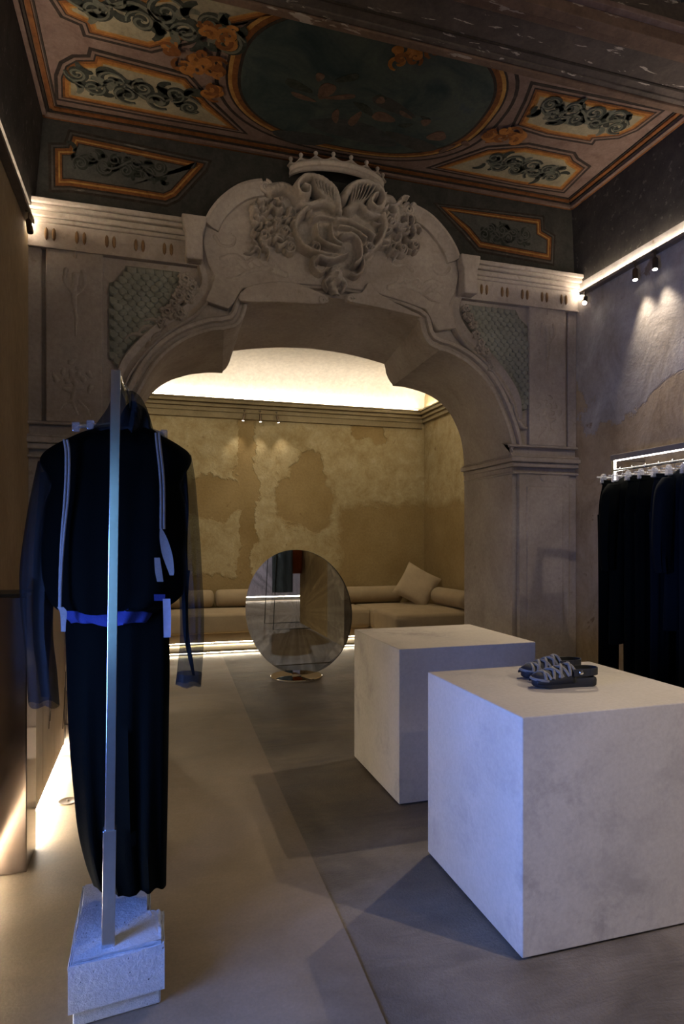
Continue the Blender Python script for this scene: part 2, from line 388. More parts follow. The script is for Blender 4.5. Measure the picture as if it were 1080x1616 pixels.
# ------------------------------------------------------------------ mesh builder
class MB:
    def __init__(s): s.v = []; s.f = []
    def add(s, vs, fs):
        o = len(s.v); s.v += [tuple(p) for p in vs]; s.f += [tuple(i + o for i in f) for f in fs]; return s
    def box(s, x0, x1, y0, y1, z0, z1):
        vs = [(x, y, z) for z in (z0, z1) for y in (y0, y1) for x in (x0, x1)]
        return s.add(vs, [(0, 2, 3, 1), (4, 5, 7, 6), (0, 1, 5, 4), (2, 6, 7, 3), (0, 4, 6, 2), (1, 3, 7, 5)])
    def prism(s, poly, a, b, tr):
        """poly: list of 2d points; tr(p, d) -> 3d point at depth d; a, b depths"""
        n = len(poly)
        vs = [tr(p, a) for p in poly] + [tr(p, b) for p in poly]
        fs = [tuple(range(n)), tuple(range(2 * n - 1, n - 1, -1))]
        fs += [(i, i + n, (i + 1) % n + n, (i + 1) % n) for i in range(n)]
        return s.add(vs, fs)
    def tube(s, path, r, n=10, caps=True):
        path = [Vector(p) for p in path]; rings = []
        up0 = None
        for i, p in enumerate(path):
            t = (path[min(i + 1, len(path) - 1)] - path[max(i - 1, 0)]).normalized()
            if up0 is None:
                up0 = Vector((0, 0, 1)) if abs(t.z) < 0.9 else Vector((1, 0, 0))
            a = t.cross(up0)
            if a.length < 1e-5: a = t.cross(Vector((0.3, 1, 0.2)))
            a.normalize(); b = a.cross(t).normalized(); up0 = b
            rr = r[i] if isinstance(r, (list, tuple)) else r
            rings.append([p + a * (rr * math.cos(2 * math.pi * k / n)) + b * (rr * math.sin(2 * math.pi * k / n)) for k in range(n)])
        return s.loft(rings, True, caps, caps)
    def loft(s, rings, closed=True, cap0=False, cap1=False):
        n = len(rings[0]); vs = [p for r in rings for p in r]; fs = []
        m = n if closed else n - 1
        for i in range(len(rings) - 1):
            for k in range(m):
                k2 = (k + 1) % n
                fs.append((i * n + k, i * n + k2, (i + 1) * n + k2, (i + 1) * n + k))
        if cap0: fs.append(tuple(range(n - 1, -1, -1)))
        if cap1: fs.append(tuple((len(rings) - 1) * n + k for k in range(n)))
        return s.add(vs, fs)
    def lathe(s, prof, c=(0, 0, 0), n=32, tr=None):
        rings = []
        for r, z in prof:
            ring = []
            for k in range(n):
                a = 2 * math.pi * k / n
                p = Vector((r * math.cos(a), r * math.sin(a), z))
                ring.append((tr @ p if tr else p) + Vector(c))
            rings.append(ring)
        return s.loft(rings, True, prof[0][0] > 1e-4, prof[-1][0] > 1e-4)
    def build(s, name, mat=None, parent=None, smooth=None, bevel=0, seg=2):
        me = bpy.data.meshes.new(name); me.from_pydata(s.v, [], s.f); me.validate(); me.update()
        bm = bmesh.new(); bm.from_mesh(me); bmesh.ops.recalc_face_normals(bm, faces=bm.faces); bm.to_mesh(me); bm.free()
        o = bpy.data.objects.new(name, me); COL.objects.link(o)
        if mat: me.materials.append(mat)
        if smooth is not None:
            me.shade_smooth()
            try: me.set_sharp_from_angle(angle=math.radians(smooth))
            except Exception: pass
        if bevel:
            md = o.modifiers.new('bevel', 'BEVEL'); md.width = bevel; md.segments = seg; md.limit_method = 'ANGLE'; md.angle_limit = math.radians(40)
        if parent is not None:
            o.parent = parent
            o.matrix_parent_inverse = Matrix.Translation(-Vector(parent.location)) if parent.parent is None else \
                Matrix.Translation(-(Vector(parent.location) if parent.parent is None else parent_world(parent)))
        return o
def parent_world(p):
    # parts built here keep object location at 0 under a thing whose inverse cancels its location
    return Vector((0, 0, 0))
def thing(name, label, cat, loc=(0, 0, 0), group=None):
    o = bpy.data.objects.new(name, None); COL.objects.link(o); o.location = loc
    o.empty_display_size = 0.1
    return tag(o, label, cat, group)
def tag(o, label, cat, group=None):
    o['label'] = label; o['category'] = cat
    if group: o['group'] = group
    return o
def struct(o, label=None):
    o['kind'] = 'structure'
    if label: o['label'] = label; 
    return o
def copy_tree(o, parent=None, off=Vector((0, 0, 0))):
    c = o.copy(); COL.objects.link(c)
    if parent is not None: c.parent = parent
    for ch in [k for k in COL.objects if k.parent == o]:
        copy_tree(ch, c)
    return c
def smoothpts(pts, n=6, closed=False):
    """Catmull-Rom through 2d/3d points"""
    P = [np.array(p, float) for p in pts]; out = []
    m = len(P)
    rng = range(m) if closed else range(m - 1)
    for i in rng:
        if closed: p0, p1, p2, p3 = P[i - 1], P[i], P[(i + 1) % m], P[(i + 2) % m]
        else: p0, p1, p2, p3 = P[max(i - 1, 0)], P[i], P[i + 1], P[min(i + 2, m - 1)]
        for k in range(n):
            t = k / n
            out.append(0.5 * ((2 * p1) + (-p0 + p2) * t + (2 * p0 - 5 * p1 + 4 * p2 - p3) * t * t + (-p0 + 3 * p1 - 3 * p2 + p3) * t ** 3))
    if not closed: out.append(P[-1])
    return [tuple(float(c) for c in p) for p in out]
def poly_offset(poly, d):
    """inset (d>0 towards inside) of a closed 2d polygon with mitred corners"""
    n = len(poly)
    A = sum(poly[i][0] * poly[(i + 1) % n][1] - poly[(i + 1) % n][0] * poly[i][1] for i in range(n))
    sg = 1 if A > 0 else -1; out = []
    for i in range(n):
        p0, p1, p2 = (Vector(poly[i - 1][:2]), Vector(poly[i][:2]), Vector(poly[(i + 1) % n][:2]))
        e1 = (p1 - p0); e2 = (p2 - p1)
        if e1.length < 1e-6: e1 = e2
        if e2.length < 1e-6: e2 = e1
        e1.normalize(); e2.normalize()
        n1 = Vector((-e1.y, e1.x)) * sg; n2 = Vector((-e2.y, e2.x)) * sg
        b = n1 + n2
        if b.length < 1e-4: b = n1
        b.normalize(); k = min(1.8, 1 / max(0.3, b.dot(n1)))
        q = p1 + b * (d * k); out.append((q.x, q.y))
    return out
def open_offset(pts, d):
    out = []
    for i, p in enumerate(pts):
        a = Vector(pts[max(i - 1, 0)]); b = Vector(pts[min(i + 1, len(pts) - 1)])
        t = (b - a).normalized(); nrm = Vector((-t.y, t.x)); q = Vector(p) + nrm * d; out.append((q.x, q.y))
    return out

# ================================================================== SETTING
XL, XR, YA, ZC = -0.81, 3.60, 4.77, 4.43      # left wall, right wall, arch front plane, ceiling
XC = 1.39                                     # arch axis
YB = 5.60                                     # arch back plane
YR, XRR, XRL = 9.40, 4.22, -7.30              # rear room: back wall, right wall, left wall
ZRC = 4.15                                    # rear room ceiling
YF = -3.2                                     # wall behind the camera

# floors
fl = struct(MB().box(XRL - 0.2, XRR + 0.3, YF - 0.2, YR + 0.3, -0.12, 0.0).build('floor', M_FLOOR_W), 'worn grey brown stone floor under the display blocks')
mb = MB()
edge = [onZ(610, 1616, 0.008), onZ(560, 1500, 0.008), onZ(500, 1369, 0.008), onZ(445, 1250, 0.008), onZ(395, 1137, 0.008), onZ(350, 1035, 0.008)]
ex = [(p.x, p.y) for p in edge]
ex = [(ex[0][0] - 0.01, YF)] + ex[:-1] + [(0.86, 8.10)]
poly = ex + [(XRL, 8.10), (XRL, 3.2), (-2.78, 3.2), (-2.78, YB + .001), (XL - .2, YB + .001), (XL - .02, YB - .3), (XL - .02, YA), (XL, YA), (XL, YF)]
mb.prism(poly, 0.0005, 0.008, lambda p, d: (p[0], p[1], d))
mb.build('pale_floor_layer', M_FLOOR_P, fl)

# left wall (with an opening for the assumed, unseen street window)
WY0, WY1, WZ0, WZ1 = 1.0, 1.84, 0.45, 1.60
mb = MB()
mb.box(XL - 0.25, XL, YF, WY0, 0, 3.80); mb.box(XL - 0.25, XL, WY1, YA, 0, 3.80)
mb.box(XL - 0.25, XL, WY0, WY1, 0, WZ0); mb.box(XL - 0.25, XL, WY0, WY1, WZ1, 3.80)
wleft = struct(mb.build('wall_left', M_LWALL), 'warm beige plaster wall with light ledge')
wn = MB()
for (y0, y1, z0, z1) in ((WY0, WY0 + .05, WZ0, WZ1), (WY1 - .05, WY1, WZ0, WZ1), (WY0 + .05, WY1 - .05, WZ0, WZ0 + .05), (WY0 + .05, WY1 - .05, WZ1 - .05, WZ1)):
    wn.box(XL - 0.14, XL - 0.07, y0, y1, z0, z1)
wn.box(XL - 0.13, XL - 0.08, 1.40, 1.44, WZ0 + .05, WZ1 - .05)
wno = struct(wn.build('assumed_window', M_FRAME), 'assumed dark framed street window, unseen')
for y0, y1 in ((WY0 + .05, 1.40), (1.44, WY1 - .05)):
    MB().box(XL - 0.107, XL - 0.103, y0, y1, WZ0 + .05, WZ1 - .05).build('pane', M_PANE, wno)
# right wall, wall behind the camera
wright = struct(MB().box(XR, XR + 0.25, YF, YA + 0.0, 0, 3.80).build('wall_right', M_RWALL), 'peeling grey and brown plaster wall')
DX0, DX1, DZ = -0.70, 0.60, 2.35  # opening for the assumed street door, out of view
wfront = struct(MB().box(XL - 0.25, DX0, YF - 0.2, YF, 0, 4.6).box(DX1, XR + 0.25, YF - 0.2, YF, 0, 4.6).box(DX0, DX1, YF - 0.2, YF, DZ, 4.6).build('wall_front', M_CREAMP), 'cream plaster wall behind the camera')
dm = MB()
for (x0, x1, z0, z1) in ((DX0, DX0 + .06, 0, DZ), (DX1 - .06, DX1, 0, DZ), (DX0 + .06, DX1 - .06, 0, .10), (DX0 + .06, DX1 - .06, DZ - .06, DZ)): dm.box(x0, x1, YF - .13, YF - .07, z0, z1)
dmo = struct(dm.build('assumed_door', M_FRAME), 'assumed glazed street door, unseen behind the camera')
MB().box(DX0 + .06, DX1 - .06, YF - .103, YF - .098, .10, DZ - .06).build('pane', M_PANE, dmo)
MB().tube([(DX1 - .10, YF - .04, .9), (DX1 - .10, YF - .04, 1.3)], .012, 8).build('door_handle', M_STEEL, dmo)

# ceiling with painted coves
ceil = struct(MB().box(XL - 0.25, XR + 0.25, YF, YA + 0.02, ZC, ZC + 0.12).build('ceiling', P_MAUVE), 'painted ceiling with fresco and scroll panels')
def quad_slab(a, b, c, d, t, name, mat, parent):
    a, b, c, d = map(Vector, (a, b, c, d)); n = (b - a).cross(d - a).normalized() * t
    m = MB().add([a, b, c, d, a + n, b + n, c + n, d + n], [(0, 1, 2, 3), (7, 6, 5, 4), (0, 4, 5, 1), (1, 5, 6, 2), (2, 6, 7, 3), (3, 7, 4, 0)])
    return m.build(name, mat, parent)
quad_slab((XL + .002, YF, 3.745), (XL + .002, YA, 3.745), (XL + .06, YA, ZC), (XL + .06, YF, ZC), 0.03, 'cove_panel', P_COVE, ceil)
quad_slab((XR - .035, YA, ZC), (XR - .002, YA, 3.745), (XR - .002, YF, 3.745), (XR - .035, YF, ZC), -0.03, 'cove_panel', P_COVE, ceil)
MB().box(XL - 0.0, XR + 0.0, YA + 0.001, YA + 0.10, 3.70, ZC).build('cove_panel', P_COVEG, ceil)

# ceiling edge mouldings (left, right, along arch): three thin bands each
def band(p0, p1, w, h, mat, name='painted_moulding', parent=ceil):
    p0, p1 = Vector(p0), Vector(p1); d = (p1 - p0).normalized(); s = d.cross(Vector((0, 0, 1))).normalized() * (w / 2)
    m = MB(); a = [p0 - s, p0 + s, p1 + s, p1 - s]
    m.add([q for q in a] + [q - Vector((0, 0, h)) for q in a], [(0, 1, 2, 3), (7, 6, 5, 4), (0, 4, 5, 1), (1, 5, 6, 2), (2, 6, 7, 3), (3, 7, 4, 0)])
    return m.build(name, mat, parent)
for off, w, h, m in ((0.012, 0.022, 0.022, P_RUST), (0.045, 0.028, 0.03, P_MAUVE), (0.072, 0.012, 0.018, P_DARK), (0.10, 0.03, 0.012, P_RUST), (0.13, 0.012, 0.008, P_DARK)):
    band((XL + .06 + off, 3.22, ZC), (XL + .06 + off, YA - off, ZC), w, h, m)
    band((XR - .035 - off, 3.22, ZC), (XR - .035 - off, YA - off, ZC), w, h, m)
    band((XL + .06 + off, YA - off, ZC), (XR - .035 - off, YA - off, ZC), w, h, m)

# transverse beam
bz = 4.20
beam = MB().box(XL, XR, 2.76, 3.19, bz, ZC).build('ceiling_beam', P_BEAM, ceil)
for y0, y1, dz, m in ((3.155, 3.20, 0.020, P_BEAMB), (3.115, 3.15, 0.010, P_BEAM), (3.045, 3.06, 0.007, P_DARK), (2.80, 2.86, 0.014, P_BEAMB), (2.74, 2.80, 0.03, P_BEAMB), (2.70, 2.74, -0.03, P_MAUVE)):
    MB().box(XL + .02, XR - .02, y0, y1, bz - dz, bz + 0.06).build('beam_moulding', m, ceil, bevel=0.004)
for off, m in ((2.64, P_DARK), (2.59, P_RUST), (2.54, P_DARK), (2.48, P_OCHRE)):
    band((XL + .08, off, ZC), (XR - .05, off, ZC), 0.035, 0.012, m)

# ------------------------------------------------------------------ painted panels
def flat(poly, z, t, name, mat, parent, plane='Z'):
    if plane == 'Z': tr = lambda p, d: (p[0], p[1], z - d)
    else: tr = lambda p, d: (p[0], z - d, p[1])
    return MB().prism(poly, -0.004, t, tr).build(name, mat, parent)
def ribbon(mb, pts, w, z, t, plane='Z'):
    """tapered flat stroke through 2d pts"""
    n = len(pts); ws = [w * (0.25 + 0.75 * math.sin(math.pi * min(1, 0.12 + 0.8 * i / (n - 1)))) for i in range(n)]
    A, B = [], []
    for i, p in enumerate(pts):
        a = Vector(pts[max(i - 1, 0)]); b = Vector(pts[min(i + 1, n - 1)]); d = (b - a)
        d = d.normalized() if d.length > 1e-6 else Vector((1, 0)); nr = Vector((-d.y, d.x)) * ws[i] / 2
        A.append(Vector(p) + nr); B.append(Vector(p) - nr)
    tr = (lambda p, d: (p[0], p[1], z - d)) if plane == 'Z' else (lambda p, d: (p[0], z - d, p[1]))
    vs = [tr(p, t) for p in A] + [tr(p, t) for p in B]
    mb.add(vs, [(i, i + 1, n + i + 1, n + i) for i in range(n - 1)])
def spiral_pts(cx, cy, r0, r1, a0, turns, n=26, sx=1, sy=1):
    return [(cx + sx * (r0 + (r1 - r0) * k / n) * math.cos(a0 + 2 * math.pi * turns * k / n),
             cy + sy * (r0 + (r1 - r0) * k / n) * math.sin(a0 + 2 * math.pi * turns * k / n)) for k in range(n + 1)]
def acanthus(cx, cy, ln, wd, ang, rng, z, parent, plane='Z', mats=(P_SCROLL, P_SCROLLM), t=0.010):
    """painted rinceau: a waving stem with opposed curls and leaves, inside ln x wd"""
    ca, sa = math.cos(ang), math.sin(ang)
    def T(p): return (cx + ca * p[0] - sa * p[1], cy + sa * p[0] + ca * p[1])
    dark, mid = MB(), MB()
    stem = [(-ln / 2 + ln * k / 30, wd * 0.20 * math.sin(2 * math.pi * k / 15)) for k in range(31)]
    ribbon(dark, [T(p) for p in stem], wd * 0.15, z, t, plane)
    ribbon(mid, [T((p[0] + wd * .03, p[1] + wd * 0.04)) for p in stem], wd * 0.07, z, t + 0.001, plane)
    for k in range(8):
        x = -ln * 0.43 + ln * 0.122 * k; sg = 1 if k % 2 else -1
        r = wd * rng.uniform(0.20, 0.34)
        sp = spiral_pts(x, sg * wd * 0.16, r, r * 0.12, rng.uniform(0, 6), 1.5 * sg)
        ribbon(dark, [T(p) for p in sp], wd * 0.15, z, t, plane)
        ribbon(mid, [T((p[0] - wd * .03, p[1] + wd * .03)) for p in sp], wd * 0.055, z, t + 0.001, plane)
        for q in range(4):
            a = rng.uniform(0, 6.28); l = wd * rng.uniform(0.20, 0.40)
            x0, y0 = x + rng.uniform(-.08, .08) * ln, -sg * wd * rng.uniform(.05, .3)
            lf = [(x0 + l * s * math.cos(a + 1.3 * s), y0 + l * s * math.sin(a + 1.3 * s)) for s in [i / 8 for i in range(9)]]
            ribbon(dark if q != 1 else mid, [T(p) for p in lf], wd * 0.16, z, t + 0.0005, plane)
    dark.build('painted_scroll', mats[0], parent); mid.build('painted_scroll', mats[1], parent)
def painted_panel(px, sc, ln, wd, ang, seed, layers, plane='Z', z=None, sm=0):
    z = ZC if z is None else z
    f = (lambda x, y: onZ(x, y, ZC)) if plane == 'Z' else (lambda x, y: onY(x, y, z))
    pts = [f(*p) for p in px]
    poly = [(p.x, p.y) if plane == 'Z' else (p.x, p.z) for p in pts]
    root = None; d = 0.0
    for i, (ins, mat) in enumerate(layers):
        d += ins
        o = flat(poly_offset(poly, d), z, 0.002 + 0.0016 * i, 'painted_panel' if i == 0 else 'painted_border', mat, ceil if root is None else root, plane)
        if root is None: root = o
    q = f(*sc); c = (q.x, q.y) if plane == 'Z' else (q.x, q.z)
    acanthus(c[0], c[1], ln, wd, ang, random.Random(seed), z, root, plane, t=0.004 + 0.0016 * len(layers),
             mats=(P_SCROLL, P_SCROLLM) if plane == 'Z' else (P_SCROLL, P_GREYF))
    return root
LAY = [(0, P_DARK), (0.022, P_MAUVE), (0.018, P_DARK), (0.010, P_RUST), (0.014, P_ORANGE), (0.022, P_OCHRE), (0.012, P_TAN)]
painted_panel([(87, 157), (85, 118), (93, 97), (113, 86), (137, 86), (140, 74), (170, 82), (300, 116), (338, 160), (392, 212), (250, 188)], (215, 140), 0.82, 0.30, 0.03, 3, LAY)
painted_panel([(70, -12), (95, 27), (125, 40), (131, 57), (240, 84), (300, 70), (350, 50), (440, 32), (470, 0), (470, -40)], (245, 22), 1.0, 0.34, 0.05, 5, LAY)
painted_panel([(1053, 172), (1008, 206), (977, 219), (941, 222), (936, 229), (858, 216), (806, 200), (826, 160), (838, 128)], (925, 180), 0.70, 0.27, -0.02, 8, LAY)
painted_panel([(672, 265), (769, 230), (836, 225), (909, 240), (914, 249), (934, 262), (891, 305), (815, 294)], (828, 262), 0.66, 0.26, 0.03, 9, LAY)
LAYC = [(0, P_DARK), (0.018, P_COVE), (0.014, P_DARK), (0.012, P_RUST), (0.020, P_OCHRE), (0.012, P_RUST), (0.012, P_DARK), (0.008, P_GREYF)]
ZF = YA + 0.001
painted_panel([(76, 225), (101, 225), (108, 204), (335, 253), (328, 270), (284, 318), (264, 327), (200, 317), (112, 304), (77, 304)], (192, 264), 0.62, 0.20, 0.0, 12, LAYC, 'Y', ZF)
painted_panel([(683, 320), (859, 340), (860, 361), (877, 371), (875, 420), (753, 398), (730, 371)], (797, 372), 0.46, 0.19, 0.0, 13, LAYC, 'Y', ZF)
# next bay, mostly hidden by the beam
painted_panel([(1000, -40), (1085, -20), (1120, 6), (1010, -12)], (1062, -22), 0.3, 0.12, 0, 21, LAY[:1] + LAY[3:])

# central fresco: nested frame bands with an oval sky
def ell(cx, cy, a, b, p=2.5, n=64):
    out = []
    for k in range(n):
        t = 2 * math.pi * k / n; c, s = math.cos(t), math.sin(t)
        out.append((cx + a * math.copysign(abs(c) ** (2 / p), c), cy + b * math.copysign(abs(s) ** (2 / p), s)))
    return out
FX, FY = 1.36, 3.92
fres = flat(ell(FX, FY, 0.99, 0.69), ZC, 0.002, 'fresco_frame', P_DARK, ceil)
for a, b, m, i in ((0.965, 0.67, P_MAUVE, 1), (0.92, 0.645, P_DARK, 2), (0.905, 0.635, P_OCHRE, 3), (0.88, 0.615, P_RUST, 4), (0.845, 0.59, P_DARK, 5)):
    flat(ell(FX, FY, a, b), ZC, 0.002 + .0016 * i, 'painted_border', m, fres)
flat(ell(FX, FY, 0.825, 0.575), ZC, 0.0125, 'fresco_sky', P_FRESCO, fres)
# painted figures: soft limbs and clouds as overlapping strokes
rg = random.Random(31)
def blob(cx, cy, a, b, ang, mat, t, name='painted_figure'):
    e = []
    for k in range(20):
        th = 2 * math.pi * k / 20; w = 1 + 0.12 * math.sin(3 * th + cx * 9)
        x, y = a * w * math.cos(th), b * w * math.sin(th)
        e.append((cx + x * math.cos(ang) - y * math.sin(ang), cy + x * math.sin(ang) + y * math.cos(ang)))
    flat(e, ZC, t, name, mat, fres)
def cpx(x, y): q = onZ(x, y, ZC); return q.x, q.y
for (x, y, a, b, an, m, t) in ((560, 205, .34, .10, .1, P_CLOUD, .0135), (480, 215, .22, .07, -.1, P_CLOUD, .0138), (650, 222, .22, .06, .2, P_COVEG, .0136), (620, 165, .18, .05, .3, P_COVEG, .0137)):
    blob(*cpx(x, y), a, b, an, m, t, 'painted_cloud')
for (x, y, a, b, an) in ((505, 118, .028, .036, 0), (515, 140, .05, .08, .3), (478, 150, .09, .02, .2), (540, 150, .10, .022, -.4), (560, 185, .03, .08, .2), (530, 180, .025, .07, -.2),
                         (601, 155, .030, .034, 0), (605, 182, .085, .045, .1), (640, 178, .06, .018, .4), (672, 190, .034, .036, 0), (690, 212, .07, .05, -.4), (705, 232, .07, .02, -1.0), (735, 224, .04, .022, .3)):
    blob(*cpx(x, y), a, b, an, P_FLESH, 0.0155)
for (x, y, a, b, an) in ((470, 132, .10, .035, .3), (550, 120, .08, .03, -.6), (575, 168, .09, .03, .5), (602, 150, .04, .018, .1), (672, 184, .04, .016, .2), (640, 195, .05, .02, -.4)):
    blob(*cpx(x, y), a, b, an, P_SCROLL, 0.0150, 'painted_wing')
# orange foliage knots where the panels meet the fresco frame
def knot(px, n, spread, seed):
    r_ = random.Random(seed); m1, m2 = MB(), MB(); cx, cy = cpx(*px)
    for k in range(n):
        a = r_.uniform(0, 6.28); x = cx + r_.uniform(-1, 1) * spread; y = cy + r_.uniform(-.6, .6) * spread
        sp = spiral_pts(x, y, r_.uniform(.03, .07), 0.008, a, r_.choice((-1, 1)) * 1.1, 14)
        ribbon(m1 if k % 2 else m2, sp, 0.034, ZC, 0.016 + 0.0004 * k)
    m1.build('painted_leaf_knot', P_RUST, ceil); m2.build('painted_leaf_knot', P_ORANGE, ceil)
knot((305, 92), 16, 0.16, 1); knot((340, 50), 9, 0.10, 2); knot((795, 210), 16, 0.13, 3); knot((650, 85), 9, 0.13, 4); knot((335, 140), 6, .07, 6)

# ================================================================== ARCH WALL
FR = [(1.575, 0), (1.575, 2.10)]
FRc1 = smoothpts([(1.575, 2.13), (1.55, 2.33), (1.47, 2.55), (1.335, 2.79), (1.155, 2.95), (.97, 3.035), (.875, 3.05)], 5)
FRc2 = smoothpts([(.865, 3.058), (.79, 3.085), (.735, 3.15), (.71, 3.225)], 4)
FRc3 = smoothpts([(.70, 3.275), (.52, 3.325), (.27, 3.365), (0, 3.38)], 5)
FRONT = FR + FRc1 + FRc2 + FRc3
BKc1 = smoothpts([(1.555, 2.13), (1.545, 2.32), (1.50, 2.53), (1.375, 2.75), (1.19, 2.88), (.96, 2.94), (.80, 2.95)], 5)
BKc2 = smoothpts([(.795, 2.965), (.765, 3.0), (.735, 3.06), (.725, 3.11)], 4)
BKc3 = smoothpts([(.715, 3.15), (.54, 3.185), (.28, 3.22), (0, 3.235)], 5)
BACK = [(1.555, 0), (1.555, 2.10)] + BKc1 + BKc2 + BKc3
def full(h): return [(XC + s, z) for s, z in h] + [(XC - s, z) for s, z in reversed(h[:-1])]
F_, B_ = full(FRONT), full(BACK)
def ring_wall(F, B, yf, yb, xl, xr, zt):
    """wall slab with an arched opening: F, B front and back opening outlines (right foot -> left foot)"""
    m = MB(); n = len(F)
    of = [(xr, 0), (xr, zt)]; k = n
    def outer(p, i):
        s = i / (n - 1)
        # spread the outer boundary: right edge up, top, left edge down
        L1, L2 = zt, (xr - xl); tot = 2 * L1 + L2; d = s * tot
        if d <= L1: return (xr, d)
        if d <= L1 + L2: return (xr - (d - L1), zt)
        return (xl, zt - (d - L1 - L2))
    of = [outer(p, i) for i, p in enumerate(F)]
    # pull the two outer corners onto exact indices
    ic = min(range(n), key=lambda i: (of[i][0] - xr) ** 2 + (of[i][1] - zt) ** 2); of[ic] = (xr, zt)
    il = min(range(n), key=lambda i: (of[i][0] - xl) ** 2 + (of[i][1] - zt) ** 2); of[il] = (xl, zt)
    R = [[(p[0], yf, p[1]) for p in F], [(p[0], yf, p[1]) for p in of], [(p[0], yb, p[1]) for p in of], [(p[0], yb, p[1]) for p in B], [(p[0], yf, p[1]) for p in F]]
    m.loft(R, False); return m
warch = struct(ring_wall(F_, B_, YA, YB, XL - 0.2, XR + 0.75, 3.74).build('wall_arch', M_STONE, smooth=35), 'carved baroque plaster arch wall with crown and shield')
def tY(p, d): return (p[0], d, p[1])
def mir(poly): return [(2 * XC - p[0], p[1]) for p in reversed(poly)]
def slab(poly, y0, y1, name, mat=M_STONE, parent=warch, bevel=0.006, smooth=None):
    return MB().prism(poly, y0, y1, tY).build(name, mat, parent, smooth=smooth, bevel=bevel)

# archivolt: stepped moulding following the opening
ARC = full([(1.575, 2.30)] + FRc1[3:] + FRc2 + FRc3)
def sweep_band(path, prof, name, parent=warch, mat=M_STONE, closed_prof=True):
    """prof: list of (offset outward, y); path 2d in wall plane (x,z)"""
    m = MB(); rings = []
    P = [path[0]] + list(path) + [path[-1]]
    offs = {}
    for o_, y in prof:
        offs[o_] = open_offset(path, -o_)
    rings = [[(offs[o_][i][0], y, offs[o_][i][1]) for (o_, y) in prof] for i in range(len(path))]
    m.loft(rings, True, True, True)
    return m.build(name, mat, parent, smooth=40)
# path runs right foot -> left foot, so outward (up) is -normal of the direction
sweep_band(ARC, [(0.0, YA + .02), (0.0, YA - .030), (0.018, YA - .038), (0.030, YA - .030), (0.034, YA - .014), (0.055, YA - .014), (0.062, YA - .045), (0.085, YA - .052), (0.098, YA - .038), (0.10, YA + .02)], 'archivolt')

# S-shaped bracket bands
def Xz(x, y, Y=YA): q = onY(x, y, Y); return (q.x, q.z)
Sb = smoothpts([Xz(189, 625), Xz(196, 590), Xz(219, 556), Xz(259, 519), Xz(304, 489), Xz(327, 455), Xz(322, 420), Xz(313, 400), Xz(322, 386), Xz(334, 391)], 6)
for path in (Sb, mir(Sb)):
    n = len(path)
    m = MB(); rings = []
    for i, p in enumerate(path):
        a = Vector(path[max(i - 1, 0)]); b = Vector(path[min(i + 1, n - 1)]); d = (b - a).normalized(); nr = Vector((-d.y, d.x))
        t = i / (n - 1)
        if path is not Sb: t = 1 - t
        w = 0.055 * (1 - 0.55 * max(0, (t - 0.75) / 0.25)) * (0.55 + 0.45 * min(1, t / 0.15))
        pr = [(-1, .02), (-1, -.045), (-.8, -.062), (-.6, -.045), (0, -.03), (.6, -.045), (.8, -.062), (1, -.045), (1, .02)]
        rings.append([(p[0] + nr.x * w * o_, YA + y, p[1] + nr.y * w * o_) for o_, y in pr])
    m.loft(rings, True, True, True); m.build('scroll_bracket', M_STONE, warch, smooth=45)

# tympanum slab with curved cresting
TY = 4.705
half_top = smoothpts([(0.0, 4.08), (0.30, 4.12), (0.50, 4.12), (0.56, 4.165), (0.66, 4.15), (0.78, 4.095), (0.90, 3.99), (0.98, 3.88), (1.02, 3.79)], 4)
half = half_top + [(1.035, 3.66), (1.00, 3.52), (0.95, 3.43), (0.98, 3.33), (1.02, 3.24)]
inner = [(s_, z_ + 0.0) for s_, z_ in reversed([(0.0, 3.46), (0.30, 3.445), (0.54, 3.405), (0.745, 3.36), (0.80, 3.26), (0.85, 3.20)])]
hp = half + inner
tym = slab([(XC + s_, z_) for s_, z_ in hp], TY, YA + 0.05, 'tympanum', bevel=0.01)
slab(mir([(XC + s_, z_) for s_, z_ in hp]), TY, YA + 0.05, 'tympanum', bevel=0.01)
# rolled rim of the cresting ending in volutes
rim = half_top[14:]
rim = [(XC + s_, z_) for s_, z_ in rim]
vol = lambda sg: None
for sg in (1, -1):
    r_ = rim if sg == 1 else [(2 * XC - p[0], p[1]) for p in rim]
    n = len(r_); m = MB(); rings = []
    for i, p in enumerate(r_):
        a = Vector(r_[max(i - 1, 0)]); b = Vector(r_[min(i + 1, n - 1)]); d = (b - a).normalized(); nr = Vector((-d.y, d.x)) * (-sg)
        pr = [(-.01, TY + .03), (-.012, TY - .045), (.012, TY - .055), (.03, TY - .040), (.055, TY - .026), (.10, TY - .022), (.105, TY - .010), (.105, TY + .03)]
        rings.append([(p[0] + nr.x * o_, y, p[1] + nr.y * o_) for o_, y in pr])
    m.loft(rings, True, True, True); m.build('cresting_rim', M_STONE, warch, smooth=45)
    sp = spiral_pts(XC + sg * 0.575, 4.125, 0.048, 0.006, math.pi / 2, sg * 1.9, 40)
    MB().tube([(x, TY - 0.03 - 0.012 * i / 40, z) for i, (x, z) in enumerate(sp)], [0.018 - 0.008 * i / 40 for i in range(41)], 8).build('volute', M_STONE, warch, smooth=50)

